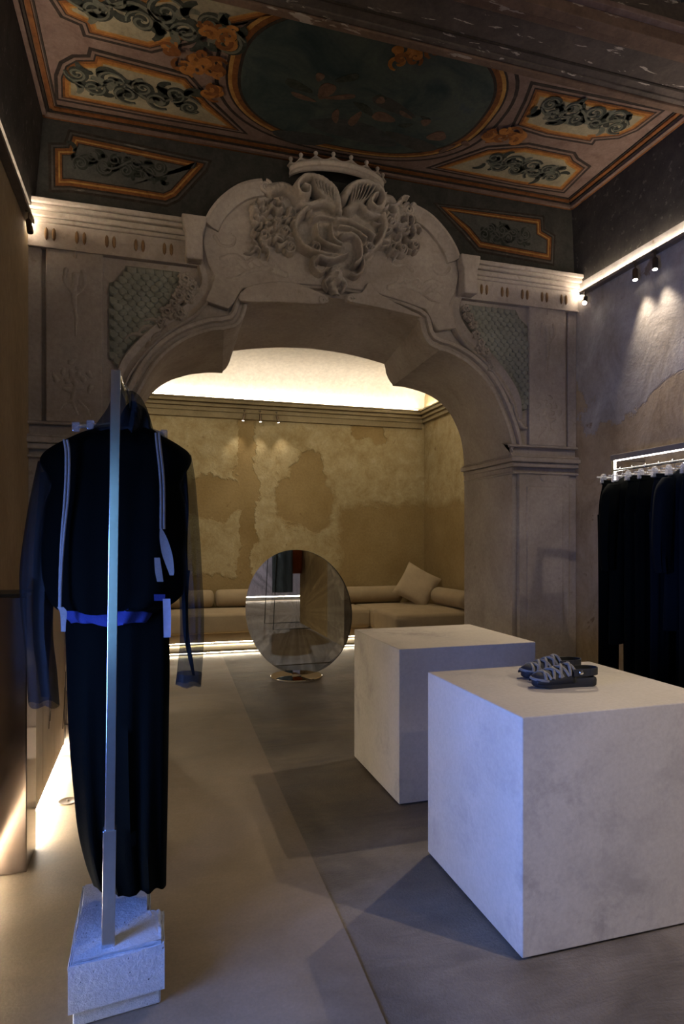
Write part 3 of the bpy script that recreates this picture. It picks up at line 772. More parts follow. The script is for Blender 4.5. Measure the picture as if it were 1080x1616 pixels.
# recumbent scroll brackets above the opening
for poly in ([(379, 476), (385, 458), (411, 448), (457, 446), (492, 458), (517, 471), (509, 481), (440, 478)],
             [(547, 476), (551, 465), (570, 463), (583, 446), (598, 466), (662, 500), (640, 497), (598, 487)]):
    pp = smoothpts([Xz(x, y, 4.70) for x, y in poly], 3, True)
    slab(pp, TY - 0.032, TY + 0.02, 'lying_scroll', bevel=0.012)
for cx_, cy_ in ((509, 475), (553, 472)):
    x, z = Xz(cx_, cy_, 4.68)
    MB().tube([(a, TY - 0.04, b) for a, b in spiral_pts(x, z, 0.028, 0.004, 0, 1.8, 26)], 0.010, 7).build('volute', M_STONE, warch, smooth=50)

# ------------------------------------------------------------------ carved relief as a height field
class Relief:
    def __init__(s, x0, x1, z0, z1, res):
        s.x = np.arange(x0, x1, res); s.z = np.arange(z0, z1, res); s.res = res
        s.h = np.zeros((len(s.z), len(s.x)))
    def stamp(s, cx, cz, r, h, sq=1.0):
        i0, i1 = np.searchsorted(s.x, [cx - r, cx + r]); j0, j1 = np.searchsorted(s.z, [cz - r * sq, cz + r * sq])
        if i0 == i1 or j0 == j1: return
        d2 = ((s.x[i0:i1][None, :] - cx) / r) ** 2 + ((s.z[j0:j1][:, None] - cz) / (r * sq)) ** 2
        v = h * np.sqrt(np.clip(1 - d2, 0, 1))
        s.h[j0:j1, i0:i1] = np.maximum(s.h[j0:j1, i0:i1], v)
    def stroke(s, pts, r, h, r1=None, h1=None, base=0.0):
        r1 = r if r1 is None else r1; h1 = h if h1 is None else h1
        P = smoothpts(pts, 12); n = len(P)
        for i, p in enumerate(P):
            t = i / (n - 1); s.stamp(p[0], p[1], r + (r1 - r) * t, h + (h1 - h) * t + base)
    def spiral(s, cx, cz, R, turns, a0, r, h, sg=1):
        for p in [(k / 90) for k in range(91)]:
            a = a0 + sg * 2 * math.pi * turns * p; rr = R * (1 - p) + 0.004
            s.stamp(cx + rr * math.cos(a), cz + rr * math.sin(a), r * (1 - .45 * p), h * (0.8 + .35 * p))
    def noise(s, amp, seed, k=3):
        rs = np.random.RandomState(seed); n = rs.rand(*s.h.shape)
        for _ in range(k):
            n = (n + np.roll(n, 1, 0) + np.roll(n, -1, 0) + np.roll(n, 1, 1) + np.roll(n, -1, 1)) / 5
        n = (n - n.mean()) / n.std()
        s.h = np.where(s.h > 0.004, s.h + amp * n, s.h)
    def blur(s, k=1):
        for _ in range(k):
            h = s.h; s.h = (2 * h + np.roll(h, 1, 0) + np.roll(h, -1, 0) + np.roll(h, 1, 1) + np.roll(h, -1, 1)) / 6
    def build(s, ybase, name, mat, parent, thr=0.003):
        ok = s.h > thr; nz, nx = s.h.shape
        cell = ok[:-1, :-1] | ok[1:, :-1] | ok[:-1, 1:] | ok[1:, 1:]
        idx = -np.ones(s.h.shape, int); vs = []; fs = []
        H = np.where(ok, s.h, -0.006)
        for j, i in zip(*np.nonzero(cell)):
            f = []
            for jj, ii in ((j, i), (j, i + 1), (j + 1, i + 1), (j + 1, i)):
                if idx[jj, ii] < 0:
                    idx[jj, ii] = len(vs); vs.append((s.x[ii], ybase - H[jj, ii], s.z[jj]))
                f.append(idx[jj, ii])
            fs.append(tuple(f))
        m = MB(); m.v = vs; m.f = fs
        me = bpy.data.meshes.new(name); me.from_pydata(vs, [], fs); me.update(); me.materials.append(mat); me.shade_smooth()
        o = bpy.data.objects.new(name, me); COL.objects.link(o)
        o.parent = parent
        return o
def C6(x, y): return Xz(380 + x / 3.6, 270 + y / 3.6, 4.66)     # cartouche drawing frame
K = 4.90 / 996 / 3.6                                             # metres per drawing unit
# shield with draped scrolls
R1 = Relief(0.55, 2.25, 3.38, 4.26, 0.0055)
cx, cz = C6(555, 360)
R1.stamp(cx, cz, 250 * K, 0.030, 0.72)
R1.stamp(cx, cz + .02, 150 * K, 0.062, 0.85)
R1.stroke([C6(545, 250), C6(520, 140), C6(440, 75), C6(360, 62), C6(312, 105), C6(325, 160), C6(368, 165), C6(375, 128), C6(345, 115)], 0.040, .125, .020, .135)
R1.stroke([C6(540, 235), C6(470, 190), C6(400, 200), C6(330, 190)], .045, .10, .03, .07)
R1.stroke([C6(575, 175), C6(615, 112), C6(700, 92), C6(775, 135), C6(795, 200), C6(760, 240), C6(722, 212), C6(735, 170), C6(755, 165)], 0.038, .125, .020, .135)
R1.stroke([C6(600, 240), C6(660, 200), C6(720, 250), C6(790, 260)], .045, .10, .03, .07)
for k in range(7):                                               # fluting on the two shells
    R1.stroke([C6(400 + 18 * k, 80 + 9 * k), C6(420 + 16 * k, 130 + 10 * k), C6(460 + 10 * k, 175 + 6 * k)], .011, .128, .008, .105)
    R1.stroke([C6(620 + 20 * k, 112 - 2 * k + (k > 3) * 8 * (k - 3)), C6(620 + 14 * k, 160 + 3 * k), C6(615 + 8 * k, 210)], .011, .125, .008, .100)
R1.stroke([C6(370, 228), C6(318, 280), C6(306, 340), C6(330, 410), C6(385, 455), C6(460, 478), C6(560, 492)], .032, .105, .022, .085)
R1.stroke([C6(800, 262), C6(812, 330), C6(790, 400), C6(750, 450), C6(690, 500)], .030, .10, .022, .085)
R1.stroke([C6(530, 300), C6(600, 310), C6(690, 350), C6(745, 385)], .030, .125, .018, .11)
R1.stroke([C6(540, 340), C6(620, 350), C6(700, 400)], .018, .118, .014, .105)
R1.stroke([C6(560, 395), C6(620, 390), C6(665, 440), C6(668, 510), C6(640, 540)], .030, .135, .020, .10)
R1.stroke([C6(400, 290), C6(450, 280), C6(520, 300)], .020, .115, .016, .11)
R1.stroke([C6(420, 330), C6(430, 390), C6(470, 430), C6(550, 460)], .024, .112, .018, .12)
R1.stroke([C6(500, 330), C6(510, 400), C6(560, 440)], .020, .118, .016, .118)
R1.stamp(*C6(385, 260), .026, .125); R1.stamp(*C6(540, 255), .030, .13)
R1.spiral(*C6(720, 455), .040, 1.4, 0, .014, .11)
R1.spiral(*C6(415, 450), .040, 1.4, 2, .014, .105, -1)
R1.stroke([C6(420, 520), C6(440, 500), C6(500, 515), C6(570, 498), C6(600, 480)], .026, .095, .016, .11)
R1.stroke([C6(410, 500), C6(410, 550), C6(450, 585), C6(480, 560)], .018, .08, .012, .08)
R1.stroke([C6(690, 520), C6(690, 560), C6(655, 600), C6(625, 590)], .020, .085, .012, .08)
x, z = C6(540, 592); R1.stamp(x, z, .062, .085, 1.25); R1.stamp(x, z - .01, .018, .115, 1.6)   # mask: face, nose, brow, chin
R1.stroke([(x - .04, z + .03), (x - .02, z + .042), (x, z + .03), (x + .02, z + .042), (x + .04, z + .03)], .010, .102)
R1.stroke([(x - .024, z - .045), (x, z - .052), (x + .024, z - .045)], .008, .098)
for dx in (-.026, .026): R1.stamp(x + dx, z + .012, .010, .098)
R1.stroke([C6(520, 640), C6(545, 690), C6(560, 720)], .04, .05, .012, .04)
for sgn in (-1, 1):                                              # beard leaves
    R1.stroke([(x + sgn * .05, z - .02), (x + sgn * .085, z - .06), (x + sgn * .06, z - .11)], .022, .06, .008, .04)
rg2 = random.Random(4)
def leafcluster(R, box, n, hmin, hmax, seed):
    q = random.Random(seed)
    for k in range(n):
        bx_, by_ = q.uniform(box[0], box[2]), q.uniform(box[1], box[3]); a = q.uniform(0, 6.28); l = q.uniform(30, 70)
        pts = [C6(bx_ + l * t * math.cos(a + 1.2 * t), by_ + l * t * math.sin(a + 1.2 * t)) for t in (0, .35, .7, 1)]
        h = q.uniform(hmin, hmax); R.stroke(pts, .018, h, .006, h * .6)
leafcluster(R1, (70, 180, 300, 440), 75, .025, .10, 11)
leafcluster(R1, (800, 180, 985, 480), 60, .025, .10, 12)
R1.stroke([C6(170, 100), C6(250, 90), C6(310, 130), C6(330, 190)], .050, .06, .040, .06)
R1.stroke([C6(800, 170), C6(850, 160), C6(880, 210), C6(890, 270)], .046, .06, .034, .06)
for q in ((130, 372), (250, 350), (280, 440), (915, 452), (985, 430), (850, 300)):
    R1.spiral(*C6(*q), .038, 1.7, q[0], .014, .085)
R1.h *= 1.25
R1.noise(0.002, 1, 2)
R1.build(TY + 0.002, 'cartouche', M_CARVE, warch)
# shallow foliage lower on the tympanum and on the pier panels
R2 = Relief(-0.80, 3.60, 2.25, 3.75, 0.009)
def st(pts, r, h, r1=None, h1=None): R2.stroke([Xz(x, y, 4.72) for x, y in pts], r, h, r1, h1)
R2t = Relief(0.30, 2.48, 3.30, 3.80, 0.008)
for sg in (1, -1):
    def sw(pts, r=.022, h=.014): R2t.stroke([(XC + sg * a, b) for a, b in pts], r, h, .006, h * .6)
    sw([(.42, 3.50), (.55, 3.53), (.68, 3.50), (.78, 3.44), (.88, 3.42)], .026, .016)
    sw([(.90, 3.56), (.80, 3.60), (.72, 3.56), (.66, 3.60), (.58, 3.58), (.50, 3.62)], .020, .013)
    sw([(.95, 3.72), (.90, 3.66), (.82, 3.67), (.80, 3.73), (.85, 3.76)], .016, .012)
    sw([(.62, 3.66), (.56, 3.70), (.48, 3.68), (.42, 3.71)], .018, .012)
    sw([(.74, 3.50), (.82, 3.52), (.90, 3.49), (.95, 3.52)], .014, .010)
    for k in range(7):
        sw([(.46 + .06 * k, 3.53 + .01 * math.sin(k)), (.49 + .06 * k, 3.56), (.50 + .06 * k, 3.60)], .012, .010)
R2t.blur(2)
R2t.build(TY + 0.002, 'tympanum_foliage', M_CARVE, warch)
# pendants and garlands on the pier panels
for sg in (1, -1):
    X0 = XC + sg * 1.90
    def stp(pts, r, h, r1=None, h1=None): R2.stroke([(X0 + sg * a, b) for a, b in pts], r, h * .7, r1, None if h1 is None else h1 * .7)
    stp([(0, 3.52), (0, 3.45)], .012, .014); stp([(-.05, 3.36), (-.06, 3.27), (-.02, 3.20)], .018, .016, .008, .01)
    stp([(.06, 3.36), (.07, 3.28), (.03, 3.21)], .018, .014, .008, .01); stp([(0, 3.33), (.01, 3.2), (-.005, 3.02), (0, 2.9)], .026, .020, .006, .012)
    for k in range(14):
        a = k * 2.4; r_ = .02 + .008 * k
        stp([(r_ * math.cos(a), 2.62 + r_ * math.sin(a)), (r_ * 1.2 * math.cos(a + .4), 2.62 + r_ * 1.2 * math.sin(a + .4))], .022, .016, .008, .008)
    stp([(0, 2.55), (.02, 2.46), (-.02, 2.36)], .02, .014, .01, .01); stp([(-.02, 2.46), (-.08, 2.40), (-.10, 2.33)], .014, .012, .006, .008)
    stp([(.02, 2.46), (.08, 2.42), (.11, 2.36)], .014, .012, .006, .008)
R2.blur(2)
R2.build(YA - 0.037, 'pier_garland', M_CARVE, warch)

# ------------------------------------------------------------------ crown
m = MB(); n = 40; rings = []
CWX, CWZ = XC - .005, 4.262
prof = [(0.0, 0.0), (0.012, -.014), (0.024, -.002), (0.036, 0.002), (0.046, -.010), (0.056, -.012), (0.064, 0.0), (.074, .004)]
def crown_pt(t, z, o):
    a = math.pi * (t - 0.5) * 0.86
    r = 0.39
    return (CWX + r * math.sin(a), YA - 0.02 - (r * .46) * math.cos(a) - o * 0 + (o if True else 0), CWZ + z + 0.02 * math.sin(math.pi * t))
for k in range(n + 1):
    t = k / n
    rings.append([crown_pt(t, z, o) for z, o in prof] + [crown_pt(t, z, o + .03) for z, o in reversed(prof)])
m.loft(rings, True, True, True)
crown = m.build('crown', M_STONE, warch, smooth=45)
for k in range(8):
    t = 0.03 + 0.94 * k / 7
    p = Vector(crown_pt(t, .072, .015)); m = MB()
    r_ = [(.030, 0), (.020, .014), (.011, .030), (.009, .040), (.015, .047), (.017, .056), (.011, .066), (0.0001, .070)]
    m.lathe(r_, p, 10); m.build('crown_point', M_STONE, crown, smooth=50)
    if k < 7:
        t2 = 0.03 + 0.94 * (k + .5) / 7; mm = MB(); pts = []
        for j in range(9):
            tt = t + (0.94 / 7) * j / 8; z = .072 + 0.030 * abs(2 * j / 8 - 1) ** 2.0
            pts.append(crown_pt(tt, z, .015))
        mm.tube(pts, .010, 6); mm.build('crown_swag', M_STONE, crown, smooth=50)
MB().box(CWX - .10, CWX + .10, YA - .06, YA + .01, 4.10, CWZ + .02).build('crown_seat', P_COVEG, crown, bevel=.02)

# ------------------------------------------------------------------ cornices and frieze
for sg in (1, -1):
    xo = XC + sg * (XR - XC) if sg == 1 else XL
    xi = XC + sg * 1.045
    a, b = min(xo, xi), max(xo, xi)
    a2, b2 = a, b
    for z0, z1, p, nm in ((3.765, 3.80, .125, 'cornice'), (3.735, 3.767, .105, 'cornice'), (3.695, 3.737, .075, 'cornice'), (3.665, 3.697, .060, 'cornice')):
        MB().box(a, b, YA - p, YA + .05, z0, z1).build(nm, M_STONE, warch, bevel=.010, seg=3)
    MB().box(a, b, YA - .042, YA + .05, 3.50, 3.668).build('frieze', M_STONE, warch, bevel=.004)
    MB().box(a, b, YA - .050, YA + .05, 3.494, 3.508).build('frieze_fillet', M_STONE, warch, bevel=.003)
    # ressaut block where the cornice meets the cresting
    xb = XC + sg * 1.10
    pl = [(xb - .09, 3.815), (xb + .09, 3.815), (xb + .08, 3.74), (xb + .06, 3.69), (xb + .06, 3.50), (xb - .06, 3.50), (xb - .06, 3.69), (xb - .08, 3.74)]
    slab(pl, YA - .155, YA + .02, 'cornice_break', bevel=.012)
    # paired drops of the frieze
    gm = None
    for k in range(5):
        for e in (-1, 1):
            gx = (XC + sg * (1.28 + 0.195 * k)) + e * 0.024
            if gm is None:
                o = MB().lathe([(.0005, .045), (.010, .030), (.013, 0), (.010, -.03), (.0005, -.045)], (0, 0, 0), 10).build('frieze_drop', M_GLYPH, warch, smooth=60)
                gm = o.data
            else:
                o = bpy.data.objects.new('frieze_drop', gm); COL.objects.link(o); o.parent = warch
            o.location = (gx, YA - .044, 3.59)

# piers: pilaster faces, borders, imposts
for sg in (1, -1):
    def bx(s0, s1, y0, y1, z0, z1, nm, bev=.006, mat=M_STONE):
        x0, x1 = XC + sg * s0, XC + sg * s1
        return MB().box(min(x0, x1), max(x0, x1), y0, y1, z0, z1).build(nm, mat, warch, bevel=bev)
    bx(1.62, 2.12, YA - .04, YA + .02, 0.0, 2.06, 'pilaster')
    bx(1.69, 2.05, YA - .052, YA, 0.30, 1.95, 'pilaster_panel', .008)
    bx(2.12, 2.21, YA - .015, YA + .02, 0.0, 2.06, 'pilaster_side')
    bx(1.54, 2.21, YA - .06, YB + .01, 0.0, 0.22, 'pier_plinth')
    # impost: stacked mouldings wrapping pier front and jamb
    for z0, z1, p in ((2.055, 2.075, .055), (2.115, 2.155, .055), (2.155, 2.195, .085), (2.195, 2.215, .065), (2.285, 2.305, .050)):
        bx(1.575 - p + .03, 2.21, YA - p, YB + .02, z0, z1, 'impost_moulding', .010)
    # half-round drop under the impost
    xd = XC + sg * 1.86; m = MB()
    m.prism([(xd + .045 * math.cos(a), 2.05 + .055 * math.sin(a)) for a in [math.pi + math.pi * k / 10 for k in range(11)]], YA - .058, YA - .03, tY)
    m.build('pilaster_drop', M_STONE, warch, bevel=.006)
    # upper pier panel
    bx(1.72, 2.09, YA - .038, YA + .02, 2.305, 3.50, 'pier_panel', .010)
    bx(2.12, 2.21, YA - .022, YA + .02, 2.305, 3.50, 'pier_side', .008)

# fish-scale panels: each scale is its own piece
def inside(p, poly):
    r_ = False; n = len(poly); j = n - 1
    for i in range(n):
        if (poly[i][1] > p[1]) != (poly[j][1] > p[1]) and p[0] < (poly[j][0] - poly[i][0]) * (p[1] - poly[i][1]) / (poly[j][1] - poly[i][1] + 1e-12) + poly[i][0]: r_ = not r_
        j = i
    return r_
SPL = [Xz(x, y) for x, y in ((198, 420), (282, 430), (300, 440), (290, 478), (262, 505), (242, 522), (211, 545), (189, 580), (173, 566), (172, 447), (188, 443), (196, 430))]
SPR = [Xz(x, y) for x, y in ((735, 480), (760, 486), (813, 490), (819, 503), (832, 516), (834, 576), (834, 645), (822, 650), (804, 612), (773, 582), (753, 546), (740, 515))]
sc_mesh = None
for poly, sz, seed in ((SPL, 0.062, 1), (SPR, 0.058, 2)):
    pan = slab(poly, YA - .010, YA + .02, 'scale_panel', M_SCALE_D, bevel=0)
    q = random.Random(seed)
    xs = [p[0] for p in poly]; zs = [p[1] for p in poly]
    row = 0; zz = max(zs)
    ins = poly_offset(poly, 0.016)
    while zz > min(zs):
        xx = min(xs) + (sz / 2 if row % 2 else 0)
        while xx < max(xs):
            if inside((xx, zz), ins):
                if sc_mesh is None:
                    m = MB(); rings = []
                    # shallow domed shield shape: rounded foot, straight head
                    out = [(-.5, .45), (-.5, 0), (-.40, -.28), (-.22, -.44), (0, -.5), (.22, -.44), (.40, -.28), (.5, 0), (.5, .45)]
                    rings = [[(a * 0.0599, 0.006, b * 0.062) for a, b in out], [(a * 0.0599, -.006 - .004 * (-b + .5), b * 0.062) for a, b in out], [(a * .7 * 0.06, -.012 - .006 * (-b + .5), b * .75 * 0.062) for a, b in out]]
                    m.loft(rings, True, False, True)
                    o = m.build('scale', M_SCALE, pan, smooth=35); sc_mesh = o.data
                else:
                    o = bpy.data.objects.new('scale', sc_mesh); COL.objects.link(o); o.parent = pan
                o.location = (xx, YA - .012 + q.uniform(-.003, .003), zz); o.scale = (sz / .06 * q.uniform(.92, 1.02), q.uniform(.8, 1.4), sz / .06 * q.uniform(.92, 1.05))
                o.rotation_euler = (q.uniform(-.12, .12), q.uniform(-.18, .18), q.uniform(-.1, .1))
            xx += sz
        zz -= sz * 0.62; row += 1

# rosettes and leaves along the scale panel edge
def rosette(px, r, parent=warch, seed=0):
    q = random.Random(seed); x, z = Xz(*px, YA - .06); r *= 1.3; c = Vector((x, YA - .050, z)); m = MB()
    Rm = Matrix(((1, 0, 0), (0, 0, -1), (0, 1, 0)))
    m.lathe([(r * .95, -.03), (r, .004), (r * .86, .018), (r * .6, .012), (r * .5, .014), (r * .42, .032), (r * .28, .032), (r * .20, .006), (.0005, .002)], c, 14, Rm)
    for k in range(5):
        a = k * 1.2566 + seed; p = c + Vector((r * .85 * math.cos(a), -.008, r * .85 * math.sin(a)))
        m.lathe([(r * .42, -.025), (r * .40, .002), (r * .25, .012), (.0005, .012)], p, 8, Rm)
    m.build('rosette', M_CARVE, parent, smooth=50)
for i, (x, y, r_) in enumerate(((293, 441, .040), (304, 454, .036), (283, 467, .036), (297, 470, .030), (264, 492, .036), (284, 494, .034), (275, 481, .030), (254, 508, .026), (287, 455, .024))):
    rosette((x, y), r_, seed=i)
q = random.Random(5)
for i, (x, y) in enumerate(((736, 487), (742, 500), (748, 512), (752, 528), (760, 541), (768, 556), (772, 570), (738, 497), (758, 552), (776, 580))):
    rosette((x, y), q.uniform(.018, .028), seed=20 + i)
RL = Relief(-0.30, 3.10, 2.40, 3.45, 0.009)
for (x, y, a, l) in [(240, 520, 2.6, .10), (226, 534, 2.4, .12), (252, 514, 2.0, .10), (262, 522, 3.6, .08), (250, 530, 3.4, .10), (236, 545, 3.8, .09), (805, 640, 4.2, .12), (812, 655, 4.6, .12), (818, 668, 5.0, .10), (800, 622, 4.0, .12), (822, 690, 4.4, .10), (815, 700, 4.9, .08), (790, 606, 3.9, .1)]:
    X_, Z_ = Xz(x, y)
    RL.stroke([(X_ + l * t * math.cos(a + .9 * t), Z_ + l * t * math.sin(a + .9 * t)) for t in (0, .35, .7, 1)], .024, .030, .008, .014)
RL.build(YA - .02, 'acanthus_leaf_relief', M_CARVE, warch)

# ================================================================== LIGHT LEDGES AND SPOTS
def ledge(side, label):
    x0, x1 = (XL, XL + .056) if side < 0 else (XR - .058, XR)
    t = thing('light_ledge', label, 'light ledge', ((x0 + x1) / 2, 1.0, 3.62))
    yE = YA - .13
    xi = x1 if side < 0 else x0
    MB().box(x0 + .001, x1 - .001, YF + .01, yE, 3.615, 3.630).build('ledge_board', M_LEDGE, t)
    MB().box(min(xi, xi + side * .012), max(xi, xi + side * .012), YF + .01, yE, 3.608, 3.634).build('ledge_lip', M_LEDGE, t)
    w0, w1 = (XL + .012, XL + .034) if side < 0 else (XR - .034, XR - .012)
    MB().box(w0, w1, YF + .02, yE + .10, 3.632, 3.640).build('led_strip', M_LED, t)
    return t
lgL = ledge(-1, 'dark ledge hiding a light strip high on the beige wall')
lgR = ledge(1, 'dark ledge hiding a light strip high on the peeling grey wall')

def spot(loc, target, label, group, power, lens=M_LENS, size=60, L_=.085, r=.02, mount='ledge', lampcol=NEUT, blend=.6):
    """small cylindrical spotlight: yoke, body, lens, and its lamp"""
    loc = Vector(loc); d = (Vector(target) - loc).normalized()
    t = thing('spotlight', label, 'spotlight', loc, group)
    rot = d.to_track_quat('Z', 'Y').to_matrix()
    m = MB().lathe([(r * .6, -.012), (r, 0), (r, L_ - .004), (r * .92, L_)], loc, 18, rot); lb = m.build('lamp_body', M_BRASSD, t, smooth=40)
    MB().lathe([(r * .88, L_ + .0005), (.0005, L_ + .001)], loc, 18, rot).build('lamp_lens', lens, lb)
    MB().tube([loc + Vector((0, 0, .05)), loc + Vector((0, 0, .012)), loc], .006, 6).build('lamp_stem', M_BRASSD, t)
    MB().box(loc.x - .016, loc.x + .016, loc.y - .02, loc.y + .02, loc.z + .05, loc.z + .06).build('lamp_mount', M_BRASSD, t)
    if power:
        spot_lamp('spot_beam', loc + d * (L_ + .012), target, power, size, blend, lampcol, .02, t)
    return t
ZS = 3.556
XS = XR - .055
# corner lamp that throws the long block shadows
spot((XS, 4.56, ZS), (1.4, 2.4, 0.3), 'bright spotlight in the corner beside the arch cornice', None, LV['corner'], M_LENSB, 62)
spot((XS, 3.98, ZS), (3.15, 3.55, 1.2), 'spotlight under the ledge nearest the corner lamp, aimed at the clothes rack', None, LV['spot'] * 1.5, M_LENS, 75, blend=1.0)
spot((XS, 3.78, ZS), (3.10, 3.35, 0.9), 'second spotlight under the ledge from the corner lamp', None, LV['spot'] * 1.3, M_LENS, 75, blend=1.0)
for k, (y, tx, ty, pw) in enumerate(((2.4, 3.15, 4.7, .9), (1.2, 1.2, 1.4, .5), (-.4, 1.75, 1.90, 9.0), (-1.6, 1.7, 1.6, 2.5))):  # out-of-view spots, added to light the block fronts, floor and pier
    spot((XS, y, ZS), (tx, ty, (1.4, .3, .40, .35)[k]), 'small dark added spotlight under the right ledge, %s past the clothes rack' % ('first', 'second', 'third', 'fourth')[k], 'added spotlights beyond the clothes rack', LV['spot'] * pw, M_LENS, (58, 58, 29, 30)[k], blend=.9)
spot((XL + .045, 4.50, ZS + .0), (-.2, 3.6, 0), 'small dark spotlight under the ledge end on the beige wall', None, 0.0, M_DARK)
for k, (y, tx, ty, pw) in enumerate(((2.3, .3, 4.4, .5), (.6, .0, 3.4, .2))):  # out-of-view spots, added to light the pale floor
    spot((XL + .045, y, ZS), (tx, ty, 0), 'small dark added spotlight under the left ledge %s the assumed street window' % ('past', 'before')[k], 'added spotlights near the assumed street window', LV['spot'] * pw, M_LENS, 62)

for x, y, tx in ((XS, .55, 1.2), (XL + .045, -.5, 2.0), (XS, -1.0, .6)):  # unseen spots added to brighten the arch front
    spot((x, y, ZS), (tx, YA, 2.9), 'small dark added spotlight brightening the carved arch %s' % ('from the right ledge', 'from the left ledge', 'from the right ledge end')[(x < 0) * 1 + (y < -.9) * 2], 'spotlights added to brighten the arch', LV['arch'] * (.6 if y < -.9 else 1.1), M_LENS, 50)

# ================================================================== LEFT PANEL, BRONZE UNIT, FLOOR STRIP
t = thing('panelled_bench', 'beige panelled bench front lit from beneath along the left wall', 'bench', (-.68, 4.0, 0))
for i, (y0, y1) in enumerate(((3.36, 3.80), (3.803, 4.22), (4.223, 4.68))):
    MB().box(XL + .002, -.575, y0, y1, 0.095, 1.10).build('panel_board', M_PANELB, t, bevel=.003)
MB().box(XL + .002, -.57, 3.36, 4.68, 1.102, 1.13).build('panel_cap', M_PANELB, t, bevel=.003)
MB().box(-.600, -.580, 3.36, 4.68, 0.080, 0.0945).build('led_strip', M_LEDP, t)
MB().box(XL + .002, -.61, 3.36, 4.68, 0.001, 0.094).build('recess', M_PANELB, t)
t = thing('bronze_cabinet', 'low polished bronze cabinet standing against the beige wall', 'cabinet', (-.67, 3.0, 0))
MB().box(XL + .003, -.535, 3.10, 3.34, 0.012, 1.24).build('cabinet_body', M_BRONZE, t, bevel=.004)
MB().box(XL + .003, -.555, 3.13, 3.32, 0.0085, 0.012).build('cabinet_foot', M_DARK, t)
MB().box(XL + .003, -.53, 3.095, 3.345, 1.241, 1.256).build('cabinet_top', M_BLACKM, t, bevel=.003)
t = thing('lit_skirting', 'low beige skirting with a light strip under its edge beside the bronze cabinet', 'skirting', (-.74, 2.4, 0))
MB().box(XL + .002, -.70, 1.6, 3.09, .05, .30).build('skirting_board', M_PANELB, t, bevel=.003)
MB().box(-.73, -.71, 1.6, 3.09, .036, .0495).build('led_strip', M_LEDP, t)
p = onZ(107, 1265, .008)
t = thing('floor_socket', 'small round brass floor socket in the pale floor', 'floor socket', (p.x, p.y, .008))
MB().lathe([(.055, 0), (.055, .004), (.050, .006), (.046, .004), (.0005, .004)], p, 28).build('socket_plate', M_BRASSD, t, smooth=40)
MB().lathe([(.008, .004), (.008, .007), (.0005, .008)], p, 10).build('socket_screw', M_BUCKLE, t)

# ================================================================== REAR ROOM
wr = struct(MB().box(XRL - .2, XRR + .2, YR, YR + .2, 0, ZRC + .2).build('wall_rear', M_REAR), 'patched ochre plaster wall behind the sofa')
struct(MB().box(XRR, XRR + .2, YB - .2, YR, 0, ZRC + .2).build('wall_rear_right', M_REAR), 'pale ochre plaster side wall of the sofa room')
struct(MB().box(XRL - .2, XRL, 3.2, YR, 0, ZRC + .2).build('wall_rear_left', M_LAV), 'lavender grey side wall seen in the mirror')
XE = -2.78
struct(MB().box(XE, XL - .2, YB - .2, YB, 0, ZRC + .2).build('wall_rear_front', M_LWALL), 'beige plaster wall beside the arch seen in the mirror')
struct(MB().box(XE, XE + .2, 3.2, YB - .2, 0, ZRC + .2).build('wall_annex_side', M_CREAMP))
struct(MB().box(XRL, XE, 3.0, 3.2, 0, ZRC + .2).build('wall_annex_end', M_CREAMP))
struct(MB().box(XRL, XE, 3.0, YB, ZRC + .0, ZRC + .2).build('ceiling_annex', M_REARCEIL))
struct(MB().box(XE, XRR, YB - .10, YB, 3.745, ZRC + .2).build('trim_1', M_CREAMP))
# vaulted rear ceiling
m = MB(); rings = []
prof = [(YR - .001, 3.60), (YR - .02, 3.78), (YR - .12, 3.93), (YR - .32, 4.04), (YR - .65, 4.10), (YR - 1.3, 4.14), (YB + .6, 4.14), (YB, 4.14)]
for x in (XRL, XRR): rings.append([(x, y, z) for y, z in prof] + [(x, YB, ZRC + .15), (x, YR, ZRC + .15)])
m.loft(rings, True, True, True); struct(m.build('ceiling_rear', M_REARCEIL, smooth=40), 'pale vaulted ceiling of the sofa room')
# cornice with hidden light
co = struct(MB().box(XRL, XRR, YR - .05, YR, 3.36, 3.42).build('trim_2', M_WOODC), 'ochre moulded cornice along the rear wall')
for z0, z1, d in ((3.42, 3.455, .085), (3.455, 3.475, .075), (3.475, 3.52, .125), (3.52, 3.545, .145)):
    MB().box(XRL, XRR - .001, YR - d, YR, z0, z1).build('cornice_moulding', M_WOODC, co, bevel=.006)
    MB().box(XRR - d, XRR, YB + .05, YR - .001, z0, z1).build('cornice_moulding', M_WOODC, co, bevel=.006)
MB().box(XRR - .05, XRR, YB + .05, YR, 3.36, 3.42).build('cornice_moulding', M_WOODC, co, bevel=.004)
MB().box(XRL, XRR - .05, YR - .032, YR, 3.27, 3.36).build('cornice_fascia', M_WOODC, co, bevel=.004)
t = thing('cove_light', 'light strip hidden on top of the rear cornice', 'light strip', (0, YR - .08, 3.55))
MB().box(XRL + .05, XRR - .15, YR - .09, YR - .06, 3.548, 3.560).build('led_strip', M_LEDR, t)
MB().box(XRR - .09, XRR - .06, YB + .3, YR - .15, 3.548, 3.560).build('led_strip', M_LEDR, t)
for i, x in enumerate((386, 411, 437)):
    p = onY(x, 656, YR - .10)
    spot((p.x, YR - .10, 3.335), (p.x + (-.5, 0, .5)[i], YR - .5, 1.0), ('leftward tilted', 'straight', 'rightward tilted')[i] + ' white spotlight under the rear cornice', None, LV['rear_spot'], M_LENSS, 80, .11, .020)

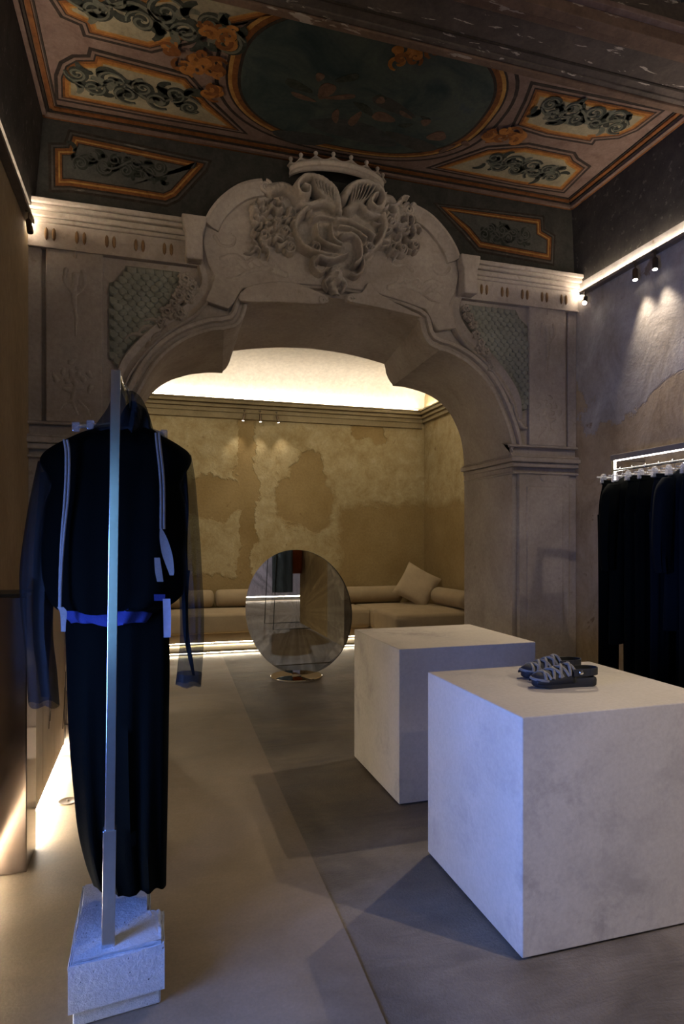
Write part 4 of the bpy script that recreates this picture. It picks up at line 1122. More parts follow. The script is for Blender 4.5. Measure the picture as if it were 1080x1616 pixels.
# sofa plinth and sofa
plY = 8.22
pl = thing('sofa_plinth', 'low ochre step lit from below under the sofa', 'plinth', (0, plY, 0))
MB().box(-3.0, XRR - .02, plY, YR - .01, .045, .075).build('step_board', M_WOODC, pl, bevel=.004)
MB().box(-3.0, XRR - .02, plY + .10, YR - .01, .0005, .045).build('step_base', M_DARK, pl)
MB().box(-2.95, 2.9, plY + .05, plY + .075, .030, .0445).build('led_strip', M_LEDS, pl)
def cushion(name, x0, x1, y0, y1, z0, z1, mat, parent, r=.05, puff=.02):
    m = MB(); nx, ny = 14, 10; rings = []
    bmx = bmesh.new(); bmesh.ops.create_cube(bmx, size=1)
    bmesh.ops.subdivide_edges(bmx, edges=bmx.edges, cuts=7, use_grid_fill=True)
    for v in bmx.verts:
        a, b, c = v.co * 2
        k = (1 - a * a) * (1 - b * b)
        v.co = ((x0 + x1) / 2 + a * (x1 - x0) / 2 + puff * .5 * a * (1 - b * b) * (1 - c * c), (y0 + y1) / 2 + b * (y1 - y0) / 2 + puff * .5 * b * (1 - a * a) * (1 - c * c),
                (z0 + z1) / 2 + c * (z1 - z0) / 2 + (puff * k if c > 0 else 0))
    me = bpy.data.meshes.new(name); bmx.to_mesh(me); bmx.free(); me.shade_smooth()
    try: me.set_sharp_from_angle(angle=math.radians(60))
    except Exception: pass
    o = bpy.data.objects.new(name, me); COL.objects.link(o); me.materials.append(mat)
    md = o.modifiers.new('bevel', 'BEVEL'); md.width = r; md.segments = 4; md.limit_method = 'ANGLE'; md.angle_limit = math.radians(50)
    if parent: o.parent = parent; o.matrix_parent_inverse = Matrix.Translation(-Vector(parent.location))
    return o
sf = thing('sofa', 'long low linen sofa with a chaise end along the rear wall', 'sofa', (1.5, 8.9, .075))
MB().box(-2.9, XRR - .05, 8.50, YR - .03, .125, .24).build('sofa_base', M_SOFA, sf, bevel=.01)
MB().box(2.98, XRR - .05, 7.45, 8.50, .09, .24).build('sofa_base', M_SOFA, sf, bevel=.01)
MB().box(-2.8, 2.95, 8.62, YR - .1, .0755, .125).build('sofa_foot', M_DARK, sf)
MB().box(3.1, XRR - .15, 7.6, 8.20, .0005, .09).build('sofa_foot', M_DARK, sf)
MB().box(-2.8, 2.9, 8.57, 8.60, .108, .1245).build('led_strip', M_LEDS, sf)
for x0, x1 in ((-2.9, -1.45), (-1.445, .02), (.025, 1.50), (1.505, 2.97)):
    cushion('seat_cushion', x0, x1, 8.46, 9.22, .24, .50, M_SOFA, sf, .045, .03)
cushion('seat_cushion', 2.975, XRR - .06, 8.30, 9.22, .24, .50, M_SOFA, sf, .045, .02)
cushion('chaise_cushion', 2.95, XRR - .06, 7.42, 8.29, .24, .53, M_SOFA, sf, .045, .03)
def bolster(p0, p1, r, label):
    p0, p1 = Vector(p0), Vector(p1); d = (p1 - p0); l = d.length; rot = d.to_track_quat('Z', 'Y').to_matrix()
    m = MB().lathe([(.0005, 0), (r * .55, .004), (r * .86, .02), (r * .98, .05), (r, .10), (r, l - .10), (r * .98, l - .05), (r * .86, l - .02), (r * .55, l - .004), (.0005, l)], p0, 28, rot)
    o = m.build('bolster', M_SOFA, None, smooth=60); tag(o, label, 'bolster', None); return o
bolster((-2.85, 9.22, .64), (.85, 9.22, .64), .125, 'long round bolster on the sofa left of the standing mirror')
bolster((.87, 9.22, .64), (3.75, 9.22, .64), .125, 'long round bolster on the sofa behind the tilted cushion')
bolster((XRR - .19, 8.52, .665), (XRR - .19, 7.5, .675), .125, 'round bolster along the side wall on the chaise end')
# scatter cushion
def pillow(name, c, w, th, rot, mat, label):
    m = MB(); n = 16
    for sgn in (1, -1):
        vs = []; fs = []
        for i in range(n + 1):
            for j in range(n + 1):
                u, v = 2 * i / n - 1, 2 * j / n - 1
                k = max(0, (1 - u ** 4) * (1 - v ** 4)) ** .55
                pin = 1 - .07 * (u * u + v * v - 2 * u * u * v * v) * 1.0
                vs.append((u * w / 2 * (pin if abs(v) < 1.01 else 1), sgn * th / 2 * k, v * w / 2 * pin))
        for i in range(n):
            for j in range(n):
                a = i * (n + 1) + j; fs.append((a, a + 1, a + n + 2, a + n + 1))
        m.add(vs, fs)
    m.v = [tuple(Matrix.Rotation(0, 3, 'X') @ Vector(p)) for p in m.v]
    o = m.build(name, mat, None, smooth=70); o.location = c; o.rotation_euler = rot
    return tag(o, label, 'cushion')
pillow('scatter_cushion', (3.84, 8.82, .79), .56, .20, (-.40, math.radians(28), math.radians(-28)), M_PILLOW, 'square linen cushion leaning in the sofa corner')
pillow('scatter_cushion', (-.26, 8.95, .74), .44, .18, (-.5, 0, .1), M_PILLOW, 'square linen cushion on the sofa behind the hanging jacket sleeve')

# standing round mirror
bc = onZ(468, 1069, 0.0); mc_z = 0.708
al = math.radians(28)                          # mirror normal, degrees left of the camera axis
n_cam = Vector((-math.sin(al), -math.cos(al)))
nrm = Vector((CT * n_cam.x + ST * n_cam.y * -1 * -1, 0, 0))
nrm = Vector((CT * n_cam.x + ST * n_cam.y, -ST * n_cam.x + CT * n_cam.y, 0)).normalized()
mt = thing('standing_mirror', 'round frameless standing mirror on a polished disc base', 'mirror', (bc.x, bc.y, 0))
rot = nrm.to_track_quat('Z', 'Y').to_matrix()
mcen = Vector((bc.x, bc.y, mc_z))
RM = .672
MB().lathe([(RM - .001, 0.0), (.0005, 0.0)], mcen + nrm * .0122, 96, rot).build('mirror_face', M_MIRROR, mt)
MB().lathe([(.0005, -.012), (RM - .006, -.012), (RM, -.008), (RM, .0105), (RM - .002, .012), (.0005, .0119)], mcen, 96, rot).build('mirror_rim', M_BLACKM, mt, smooth=40)
MB().lathe([(.0005, 0.0005), (.275, 0.0005), (.28, .006), (.28, .020), (.274, .026), (.0005, .026)], (bc.x, bc.y, 0), 64).build('mirror_base', M_MIRROR_B, mt, smooth=40)
MB().box(-.05, .05, -.016, .016, .026, .040).build('mirror_slot', M_MIRROR_B, mt).location = (bc.x, bc.y, 0)

# ================================================================== DISPLAY BLOCKS
def block(x0, x1, y0, y1, h, rz, label):
    t = thing('display_block', label, 'display block', ((x0 + x1) / 2, (y0 + y1) / 2, 0))
    MB().box(x0, x1, y0, y1, .012, h).build('block_body', M_BLOCK, t, bevel=.004)
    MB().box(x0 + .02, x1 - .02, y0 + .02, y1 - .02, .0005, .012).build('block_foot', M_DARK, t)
    return t
BH = .866
block(1.256, 2.165, 1.955, 2.755, BH, 0, 'large pale limewashed cube carrying the black sandals')
block(1.325, 2.205, 3.290, 4.110, .880, 0, 'pale limewashed cube with an empty top behind the sandal cube')

# sandals
def sandal(c, ang, label, flip=1):
    t = thing('sandal', label, 'sandal', c, 'pair of strappy sandals')
    ca, sa = math.cos(ang), math.sin(ang)
    def T(x, y, z): y *= flip; return Vector((c[0] + ca * x - sa * y, c[1] + sa * x + ca * y, c[2] + z))
    # outline of foot sole, toe at +x
    up = [(-.145, .0), (-.140, .022), (-.120, .034), (-.07, .034), (-.01, .034), (.05, .044), (.095, .047), (.125, .038), (.143, .018), (.147, -.004)]
    lo = [(.140, -.026), (.118, -.040), (.08, -.043), (.03, -.038), (-.03, -.031), (-.08, -.032), (-.12, -.033), (-.140, -.020)]
    out = smoothpts(up + lo, 3, True)
    m = MB(); rings = []
    for s_, z in ((.95, 0.0005), (1.0, .006), (1.01, .026), (.995, .036), (.95, .040), (.90, .034)):
        rings.append([T(x * s_, y * s_, z + (0.006 * ((x + .15) / .3 > .85))) for x, y in out])
    m.loft(rings, True, True, True); m.build('sole', M_BLKRUB, t, smooth=50)
    def halfw(x):
        ys = [y for a, y in out if abs(a - x) < .02]; return max(ys + [.03]), min(ys + [-.03])
    def arch(x, h, sh=0.0, n=12, zb=.022, grow=.004):
        a, b = halfw(x); w = (a - b) / 2 + grow; cy = (a + b) / 2
        return [T(x + sh * (2 * k / n - 1), cy + w * math.cos(math.pi * k / n), zb + (h - zb) * math.sin(math.pi * k / n) ** .75) for k in range(n + 1)]
    # dark upper shell from the toe cap to the instep
    m = MB(); m.loft([arch(.146, .042, n=12), arch(.138, .056), arch(.12, .064), arch(.09, .070), (arch(.055, .077)), arch(.02, .086), arch(-.015, .096), arch(-.03, .096)], False)
    uo = o = m.build('upper', M_BLKRUB, t, smooth=60); md = o.modifiers.new('solid', 'SOLIDIFY'); md.thickness = .004; md.offset = -1
    # grey interlaced straps
    for (xa, xb, ha, hb) in ((.122, .085, .050, .062), (.10, .03, .058, .078), (.085, .11, .062, .055), (.06, .00, .068, .084), (.03, .075, .077, .064), (.015, -.035, .082, .092), (-.01, .045, .089, .074), (-.03, -.005, .092, .088)):
        pts = []; n = 14
        for k in range(n + 1):
            f = k / n; x = xa + (xb - xa) * f; h = ha + (hb - ha) * f + .0085
            a, b = halfw(x); w = (a - b) / 2 + .005; cy = (a + b) / 2; th = math.pi * (.10 + .80 * f)
            pts.append(T(x, cy + w * math.cos(th), .022 + (h - .022) * math.sin(th) ** .75))
        m = MB(); m.tube(pts, .0075, 6); m.build('lace_strap', M_GREYST, uo, smooth=60)
    # toe welt
    m = MB(); m.tube([T(x * 1.02, y * 1.03, .034 + .006 * max(0, x - .08) / .06) for x, y in out if x > .085], .006, 6); m.build('toe_welt', M_GREYST, t, smooth=60)
    # heel strap and buckle
    rings = []
    for k in range(15):
        th = math.pi * (.5 + k / 14); x = -.095 + .055 * math.cos(th); y = .040 * math.sin(th) * -1
        rings.append([T(x, y, .050), T(x, y, .080), T(x * 1.02, y * 1.06, .080), T(x * 1.02, y * 1.06, .050)])
    m = MB(); m.loft(rings, True, True, True); m.build('heel_strap', M_BLKRUB, t, smooth=40)
    for sy in (-1, 1):
        m = MB(); m.loft([[T(-.095, sy * .040, .050), T(-.095, sy * .040, .080), T(-.095, sy * .043, .080), T(-.095, sy * .043, .050)], [T(-.02, sy * .041, .050), T(-.02, sy * .041, .080), T(-.02, sy * .044, .080), T(-.02, sy * .044, .050)]], True, True, True)
        sso = m.build('side_strap', M_BLKRUB, t)
    b = T(-.055, -.046 * flip if flip < 0 else -.046, .058)
    b = T(-.052, -.047, .066)
    m = MB(); m.lathe([(.0005, -.003), (.009, -.003), (.010, 0), (.008, .003), (.0005, .004)], b, 12, Matrix.Rotation(ang, 3, 'Z') @ Matrix(((1, 0, 0), (0, 0, -1 * flip), (0, 1, 0))))
    m.build('buckle', M_BUCKLE, sso, smooth=40)
    return t
c1 = onZ(891, 1083, BH); c2 = onZ(872, 1069, BH)
yawc = math.pi - TH * 0.4
sandal((c1.x, c1.y, BH), math.pi - 0.10, 'strappy black sandal with grey laces, the one with the visible silver buckle', -1)
sandal((c2.x, c2.y + .01, BH), math.pi - 0.02, 'strappy black sandal with grey laces, tucked behind its partner', 1)

# ================================================================== GARMENT STAND
PZ = 2.0
d_ = ray(171, 1490); post = Vector((d_[0] * PZ, d_[1] * PZ, 0)); HB = 1.5 + d_[2] * PZ
gs = thing('garment_stand', 'tall steel garment stand set in a pale rough concrete block', 'garment stand', (post.x, post.y, 0))
def world(x, y, z): return onZ(x, y, z)
# concrete foot: notched slab on a smaller block, top edge chipped
top = [world(107, 1522, HB), world(260, 1484, HB), world(259, 1432, HB), world(238, 1433, HB), world(238, 1378, HB), world(130, 1394, HB)]
tp = [(p.x, p.y) for p in top]
zb = HB - .155
m = MB(); q = random.Random(3)
bmx = bmesh.new()
lo = [bmx.verts.new((x, y, zb)) for x, y in tp]; hi = [bmx.verts.new((x, y, HB)) for x, y in tp]
bmx.faces.new(lo[::-1]); ft = bmx.faces.new(hi)
for i in range(6): bmx.faces.new((lo[i], lo[(i + 1) % 6], hi[(i + 1) % 6], hi[i]))
bmesh.ops.recalc_face_normals(bmx, faces=bmx.faces)
bmesh.ops.bevel(bmx, geom=[e for e in bmx.edges if (e.verts[0].co.z > HB - .001 and e.verts[1].co.z > HB - .001)], offset=.012, segments=2, affect='EDGES')
bmesh.ops.triangulate(bmx, faces=bmx.faces)
bmesh.ops.subdivide_edges(bmx, edges=bmx.edges, cuts=5, use_grid_fill=True)
for v in bmx.verts:
    if v.co.z > HB - .02: v.co += Vector((q.uniform(-.002, .002), q.uniform(-.002, .002), q.uniform(-.004, .002)))
me = bpy.data.meshes.new('concrete_foot'); bmx.to_mesh(me); bmx.free(); me.materials.append(M_CONC)
o = bpy.data.objects.new('concrete_foot', me); COL.objects.link(o); o.parent = gs; o.matrix_parent_inverse = Matrix.Translation(-post)
ins = poly_offset(tp, .012)
MB().prism(ins, .009, zb - .001, lambda p, d: (p[0], p[1], d)).build('foot_underblock', M_CONC, gs, bevel=.006)
# post (square tube) with wider socket, top rail running back, rear leg
def sq(mb, c, w, z0, z1, rz=TH):
    ca, sa = math.cos(rz), math.sin(rz); h = w / 2
    ring = lambda z: [(c[0] + ca * a - sa * b, c[1] + sa * a + ca * b, z) for a, b in ((-h, -h), (h, -h), (h, h), (-h, h))]
    mb.loft([ring(z0), ring(z1)], True, True, True)
ptop = EYE + 265 / FPX * PZ
PC, PS = math.cos(.03), math.sin(.03)
def post_xy(z):                                   # the post leans slightly
    f = (z - HB) / (ptop - HB); a = ray(171, 1490); b = ray(183, 585)
    return Vector((a[0] * PZ + (b[0] - a[0]) * PZ * f, a[1] * PZ + (b[1] - a[1]) * PZ * f))
m = MB(); h = .0145; rings = []
ZSK = EYE + (850 - 1307) / FPX * PZ
for z in (ZSK - .02, ptop):
    c = post_xy(z); rings.append([(c.x + a * h * PC - b * h * PS, c.y + a * h * PS + b * h * PC, z) for a, b in ((-1, -1), (1, -1), (1, 1), (-1, 1))])
m.loft(rings, True, True, True); m.build('post', M_STEEL, gs, bevel=.0015)
m = MB(); h = .0195; rings = []
for z in (HB - .03, ZSK):
    c = post_xy(z); rings.append([(c.x + a * h * PC - b * h * PS, c.y + a * h * PS + b * h * PC, z) for a, b in ((-1, -1), (1, -1), (1, 1), (-1, 1))])
m.loft(rings, True, True, True); m.build('post_socket', M_STEEL, gs, bevel=.0015)
ct = post_xy(ptop); rail_z = ptop - .012; ry1 = ct.y + 1.0
m = MB(); m.tube([(ct.x + .004, ct.y + .005, rail_z), (ct.x + .03, ry1, rail_z)], .011, 10); m.build('top_rail', M_STEEL, gs, smooth=50)
m = MB(); m.tube([(ct.x + .03, ry1, rail_z), (ct.x + .03, ry1, .16)], .012, 10); m.build('rear_leg', M_STEEL, gs, smooth=50)
MB().box(ct.x - .10, ct.x + .16, ry1 - .12, ry1 + .12, .009, .17).build('rear_foot', M_CONC, gs, bevel=.008)

# ------------------------------------------------------------------ hanging clothes on the stand
YG = post.y + 0.20
def catm(rows, n):
    return smoothpts(rows, n)
def garment(rows, Yc, depth, name, mat, parent, folds=5, amp=.12, n=56, sub=5, p=.75, seed=0, topcap=True, hem=0.0):
    """rows: (y px, left px, right px, depth factor) traced outline, lofted as a hollow cloth tube hanging at Yc"""
    R = smoothpts(rows, sub); rings = []; q = random.Random(seed); ph = q.uniform(0, 6)
    for i, (y, xl, xr, df) in enumerate(R):
        a, b = onY(xl, y, Yc), onY(xr, y, Yc); hw = (b.x - a.x) / 2; mx = (a.x + b.x) / 2; ring = []
        f = i / (len(R) - 1)
        for k in range(n):
            t = 2 * math.pi * k / n; c, s_ = math.cos(t), math.sin(t)
            u = math.copysign(abs(c) ** p, c); w = math.copysign(abs(s_) ** .9, s_)
            fold = 1 + amp * f * math.sin(folds * u * 3.1 + ph + 1.5 * f) + .5 * amp * math.sin(9 * u + 4 * f + ph)
            zz = a.z + (b.z - a.z) * (u + 1) / 2
            if hem and i == len(R) - 1: zz += hem * math.sin(5 * u + ph)
            ring.append((mx + hw * u, Yc + depth * df * w * fold, zz))
        rings.append(ring)
    m = MB().loft(rings, True, topcap, False)
    return m.build(name, mat, parent, smooth=70)
jl = thing('hooded_jacket', 'black layered jacket with sheer sleeves and hood hanging on the steel stand', 'jacket', (post.x + .03, YG, 1.2))
garment([(676, 150, 238, .35), (683, 128, 250, .55), (692, 108, 264, .7), (704, 84, 284, .8), (716, 68, 299, .8), (730, 63, 302, .8), (748, 72, 293, .85), (768, 80, 286, .9), (798, 70, 294, .95), (835, 66, 296, 1), (872, 63, 294, 1), (925, 68, 294, 1), (950, 80, 276, 1), (962, 92, 248, 1)],
        YG, .095, 'jacket_body', M_BLACK, jl, 4, .10, 64, 5, .7, 2, True, .010)
def sheer_tube(rows, name, mat, dy=0, depth=.05, seed=0, hem=0.0):
    return garment(rows, YG + dy, depth, name, mat, jl, 3, .18, 30, 5, .8, seed, False, hem)
sheer_tube([(728, 60, 95, .6), (765, 52, 92, .8), (800, 45, 92, .9), (850, 37, 90, 1), (905, 31, 88, 1), (960, 33, 84, 1), (1010, 38, 84, .95), (1060, 42, 90, .9), (1112, 45, 94, .85)], 'sleeve', M_SHEERD, .01, .05, 1, .006)
sheer_tube([(718, 262, 302, .6), (755, 268, 308, .8), (800, 272, 312, .9), (850, 276, 316, 1), (905, 280, 319, 1), (960, 284, 322, 1), (1010, 284, 322, .95), (1045, 281, 320, .9), (1080, 277, 317, .8)], 'sleeve', M_SHEER, .01, .05, 2, .004)
garment([(1062, 279.6, 319, .82), (1070, 278.6, 318.3, .81), (1081, 277, 317.5, .8)], YG + .01, .053, 'cuff', M_SHEERD, jl, 3, .1, 30, 3, .8, 2, False, .004)
# inner dark facing bands hanging in the right and left sleeves
def strip(pts, w, Y, name, mat, parent, t=.002):
    m = MB(); rings = []
    P = smoothpts(pts, 5)
    for (x, y, ww) in P:
        a, b = onY(x - ww / 2, y, Y), onY(x + ww / 2, y, Y)
        rings.append([a, b, b + Vector((0, t, 0)), a + Vector((0, t, 0))])
    m.loft(rings, True, True, True); return m.build(name, mat, parent)
strip([(292, 900, 16), (292, 950, 10), (294, 1000, 9), (301, 1040, 7), (306, 1066, 4)], 0, YG - .01, 'sleeve_facing', M_BLACK2, jl)
strip([(289, 745, 12), (291, 800, 14), (291, 860, 10), (293, 925, 10)], 0, YG + .005, 'sleeve_facing', M_BLACK2, jl)
strip([(74, 745, 20), (68, 800, 18), (66, 870, 26), (68, 950, 32), (66, 1010, 28), (68, 1060, 18), (72, 1100, 14)], 0, YG + .005, 'sleeve_facing', M_SHEERD, jl)
# hood: hollow sheer shell
garment([(619, 196, 206, .3), (622, 184, 216, .7), (630, 176, 224, .9), (645, 170, 232, 1), (662, 158, 238, 1), (674, 148, 241, .9), (688, 132, 244, .8)], YG + .01, .075, 'hood', M_SHEER2, jl, 4, .22, 40, 5, .85, 8, True)
garment([(634, 205, 214, .3), (645, 196, 229, .7), (658, 190, 236, .8), (672, 184, 238, .8), (684, 176, 240, .7)], YG + .03, .05, 'hood_lining', M_BLACK2, jl, 4, .3, 30, 4, .85, 9, True)
# shoulder straps, tags
def pxtube(pts, Y, r, name, mat, parent):
    P = smoothpts([(x, y) for x, y in pts], 5); m = MB().tube([onY(x, y, Y) for x, y in P], r, 8); return m.build(name, mat, parent, smooth=60)
YS = YG - .105
for dx in (0, 5):
    pxtube([(101 + dx, 694), (104 + dx, 712), (104 + dx, 750), (102 + dx, 790), (98 + dx * .7, 840), (95 + dx * .4, 900), (94 + dx * .2, 962)], YS, .0042, 'shoulder_strap', M_STRAP, jl)
    pxtube([(246 + dx, 683), (248 + dx, 705), (252 + dx, 740), (254 + dx, 775), (254 + dx, 835)], YS, .0042, 'shoulder_strap', M_STRAP if dx else M_STRAP, jl)
strip([(254, 834, 3), (258, 850, 12), (264, 875, 16), (270, 900, 10), (271, 908, 6)], 0, YS - .008, 'swing_tag', M_STRAP, jl)
strip([(248, 880, 9), (250, 900, 11), (253, 918, 10)], 0, YS - .004, 'swing_tag', M_STRAP, jl)
strip([(263, 945, 12), (264, 975, 12), (264, 1006, 11)], 0, YS - .004, 'swing_tag', M_TAG, jl)
strip([(95, 958, 10), (100, 966, 11), (100, 985, 8), (100, 997, 7)], 0, YS - .004, 'swing_tag', M_STRAP, jl)
strip([(252, 938, 18), (252, 948, 17)], 0, YS - .002, 'strap_buckle', M_BLUE, jl)
# blue shirt under the jacket: only its hem shows
sh = thing('blue_shirt', 'blue shirt whose hem shows under the black jacket', 'shirt', (post.x + .03, YG, 1.3))
garment([(880, 110, 250, .7), (930, 100, 246, .85), (958, 97, 243, .93), (970, 100, 240, .97), (981, 112, 232, .98)], YG, .088, 'shirt_body', M_BLUE, sh, 4, .12, 48, 4, .7, 4, True, -.008)
# trousers
tr_ = thing('trousers', 'long black wide trousers hanging below the jacket on the steel stand', 'trousers', (post.x + .03, YG + .02, .7))
garment([(955, 104, 266, .8), (985, 103, 267, .9), (1050, 105, 268, .95), (1120, 107, 267, 1), (1190, 111, 266, 1), (1255, 117, 265, 1), (1310, 123, 264, 1), (1360, 135, 263, 1), (1393, 147, 262.5, 1)], YG + .03, .075, 'trouser_cloth', M_BLACK2, tr_, 5, .22, 72, 5, .7, 6, True, .008)
for i in range(7):                                # loose threads
    x = 78 + i * 4.2
    pass
for (x0, y0, x1, y1) in ((78, 1096, 77, 1150), (80, 1096, 79, 1138), (102, 1085, 99, 1150), (103.5, 1060, 101, 1172), (105, 1090, 103, 1165)):
    pxtube([(x0, y0), ((x0 + x1) / 2 + .6, (y0 + y1) / 2), (x1, y1)], YG + .02, .0009, 'loose_thread', M_BLACK2, tr_)
# clear hanger
hg = thing('clear_hanger', 'clear plastic hanger inside the hooded jacket', 'hanger', (ct.x + .01, YG, rail_z))
hk = [(ct.x + .013 + .016 * math.cos(a), YG, rail_z + .016 * math.sin(a) + .0) for a in [math.radians(d) for d in range(-30, 211, 20)]]
hx = onY(206, 668, YG)
MB().tube(hk[::-1] + [(ct.x + .035, YG, rail_z - .02), (hx.x, YG, rail_z - .10), (hx.x, YG, hx.z)], .0028, 8).build('hook', M_BUCKLE, hg, smooth=60)
a, b = onY(120, 674, YG + .02), onY(260, 687, YG + .02)
MB().tube([a, (hx.x, YG + .01, hx.z + .01), b], .007, 8).build('arm', M_CLEAR, hg, smooth=60)
for (x, y) in ((120, 672), (143, 669), (252, 686), (259, 684)):
    p = onY(x, y, YG - .02)
    MB().box(p.x - .012, p.x + .012, p.y - .012, p.y + .012, p.z - .02, p.z + .012).build('clip', M_CLEAR, hg, bevel=.004)

# ================================================================== CLOTHES RACK ON RIGHT WALL
RX, RY1, RY0, RZ = 3.32, 3.96, 1.6, 2.085
rk = thing('clothes_rack', 'lit metal clothes rack fixed to the peeling wall', 'clothes rack', (RX, 2.8, 0))
MB().box(RX - .02, RX + .02, RY0, RY1, RZ, RZ + .04).build('rack_top', M_LEDGE, rk, bevel=.002)
MB().box(RX - .012, RX + .012, RY0 + .02, RY1 - .03, RZ - .006, RZ - .0005).build('led_strip', M_LEDK, rk)
MB().box(RX - .012, RX + .012, RY1 - .025, RY1, RZ - .22, RZ).build('rack_post', M_STEEL, rk, bevel=.002)
MB().box(RX - .007, RX + .007, RY1 - .030, RY1 - .026, RZ - .21, RZ - .01).build('led_strip', M_LEDK, rk)
MB().box(RX, XR - .002, RY1 - .025, RY1, RZ + .001, RZ + .03).build('rack_bracket', M_LEDGE, rk, bevel=.002)
MB().tube([(RX, RY0, RZ - .075), (RX, RY1 - .02, RZ - .075)], .010, 10).build('hanging_rail', M_STEEL, rk, smooth=60)
RLZ = RZ - .075
def rhanger(y, kind, label):
    t = thing('clip_hanger', label, 'hanger', (RX, y, RLZ), 'clear hangers on the wall rack')
    hk = [(RX + .018 * math.cos(a), y, RLZ + .018 * math.sin(a) * 1.0 + .0) for a in [math.radians(d) for d in range(200, -41, -20)]]
    MB().tube([tuple(p) for p in hk] + [(RX + .01, y, RLZ - .03), (RX, y, RLZ - .055)], .0024, 7).build('hook', M_BUCKLE, t, smooth=60)
    MB().tube([(RX - .21, y, RLZ - .062), (RX + .21, y, RLZ - .062)], .0055, 8).build('bar', M_CLEAR, t, smooth=60)
    for sx in (-1, 1):
        x = RX + sx * .155
        m = MB(); m.prism([(x - .017, RLZ - .05), (x + .017, RLZ - .05), (x + .024, RLZ - .105), (x - .024, RLZ - .105)], y - .012, y + .012, tY)
        ck = m.build('clip', M_CLEAR, t, bevel=.003)
        MB().lathe([(.012, -.014), (.015, 0), (.012, .014)], (x, y, RLZ - .05), 12, Matrix(((1, 0, 0), (0, 0, -1), (0, 1, 0)))).build('clip_spring', M_CLEAR, ck, smooth=50)
    return t
def cloth_tube(rows, Yc, name, mat, parent, folds=4, amp=.15, n=40, sub=4, seed=0, topcap=True, p=.75):
    """rows: (z, x centre, half width, depth)"""
    R = smoothpts(rows, sub); rings = []; q = random.Random(seed); ph = q.uniform(0, 6)
    for i, (z, xc, hw, dp) in enumerate(R):
        f = i / (len(R) - 1); ring = []
        for k in range(n):
            t = 2 * math.pi * k / n; c, s_ = math.cos(t), math.sin(t); u = math.copysign(abs(c) ** p, c)
            fold = 1 + amp * math.sin(folds * u * 3 + ph + f) * (.4 + f) + .06 * math.sin(11 * u + 5 * f)
            ring.append((xc + hw * u, Yc + dp * s_ * fold, z + .006 * math.sin(4 * u + ph) * (f > .99)))
        rings.append(ring)
    return MB().loft(rings, True, topcap, True).build(name, mat, parent, smooth=70)
def rtrousers(y, w, zb, label, mat, seed, grp='black trousers on the wall rack'):
    t = thing('hanging_trousers', label, 'trousers', (RX, y, 1.2), grp); zt = RLZ - .085
    wst = cloth_tube([(zt, RX, w * .80, .012), (zt - .05, RX, w * .84, .016), (zt - .15, RX, w * .95, .026), (zt - .30, RX, w, .032)], y, 'waist', mat, t, seed=seed)
    for sx in (-1, 1):
        cloth_tube([(zt - .25, RX + sx * w * .5, w * .52, .030), (zt - .5, RX + sx * w * .52, w * .47, .032), (zt - .9, RX + sx * w * .54, w * .43, .034), (zb + .1, RX + sx * w * .56, w * .42, .034), (zb, RX + sx * w * .56, w * .42, .032)], y, 'leg', mat, t, seed=seed + sx)
    MB().box(RX - w * .82, RX + w * .82, y - .014, y + .014, zt - .03, zt + .004).build('waistband', mat, wst, bevel=.004)
    return t
def rcoat(y, w, zb, label, mat, seed):
    t = thing('hanging_coat', label, 'coat', (RX, y, 1.2)); zt = RLZ - .05
    cloth_tube([(zt, RX, .05, .02), (zt - .03, RX, w * .55, .03), (zt - .07, RX, w * .88, .045), (zt - .14, RX, w * 1.0, .06), (zt - .3, RX, w, .06), (zt - .6, RX, w * .97, .06), (zb, RX, w * 1.02, .06)], y, 'coat_body', mat, t, seed=seed)
    for sx in (-1, 1):
        cloth_tube([(zt - .07, RX + sx * w * .85, .045, .03), (zt - .15, RX + sx * w * 1.02, .065, .045), (zt - .35, RX + sx * (w * 1.1), .068, .048), (zt - .55, RX + sx * (w * 1.14), .062, .045), (zt - .68, RX + sx * (w * 1.10), .05, .04)], y - .01, 'sleeve', mat, t, seed=seed + sx, n=24)
    return t
ORD = ('first', 'second', 'third', 'fourth', 'fifth', 'sixth', 'seventh', 'eighth')
ys = [3.87, 3.75, 3.62, 3.50, 3.38, 3.26, 3.14, 3.02]
kinds = ['t', 'c', 't', 't', 't', 'c', 't', 't']
for i, (y, k) in enumerate(zip(ys, kinds)):
    if k == 't':
        rhanger(y, k, 'clear clip hanger holding black trousers, %s from the arch end of the wall rack' % ORD[i])
        rtrousers(y, (.20, .19, .185, .20, .19, .18, .19, .19)[i], (.42, .40, .34, .45, .38, .40, .36, .4)[i],
                  ('long black trousers at the far end of the wall rack beside the arch' if i == 0 else 'black trousers, %s garment from the arch end of the wall rack' % ORD[i]), (M_BLACK, M_BLACK2, M_BLACK2, M_BLACK, M_NAVYB, M_BLACK, M_NAVYB, M_BLACK)[i], i * 3,
                  None if i == 0 else 'black trousers on the wall rack')
    else:
        rhanger(y, k, 'clear hanger holding a dark coat, %s from the arch end of the wall rack' % ORD[i])
        rcoat(y, (.0, .20, .0, .0, .0, .19, 0, 0)[i], (.0, .75, 0, 0, 0, .92, 0, 0)[i], 'black coat with rounded shoulders near the far end of the wall rack' if i == 1 else 'blue black coat in the middle of the wall rack', M_NAVYB if i == 5 else M_BLACK2, i * 5)

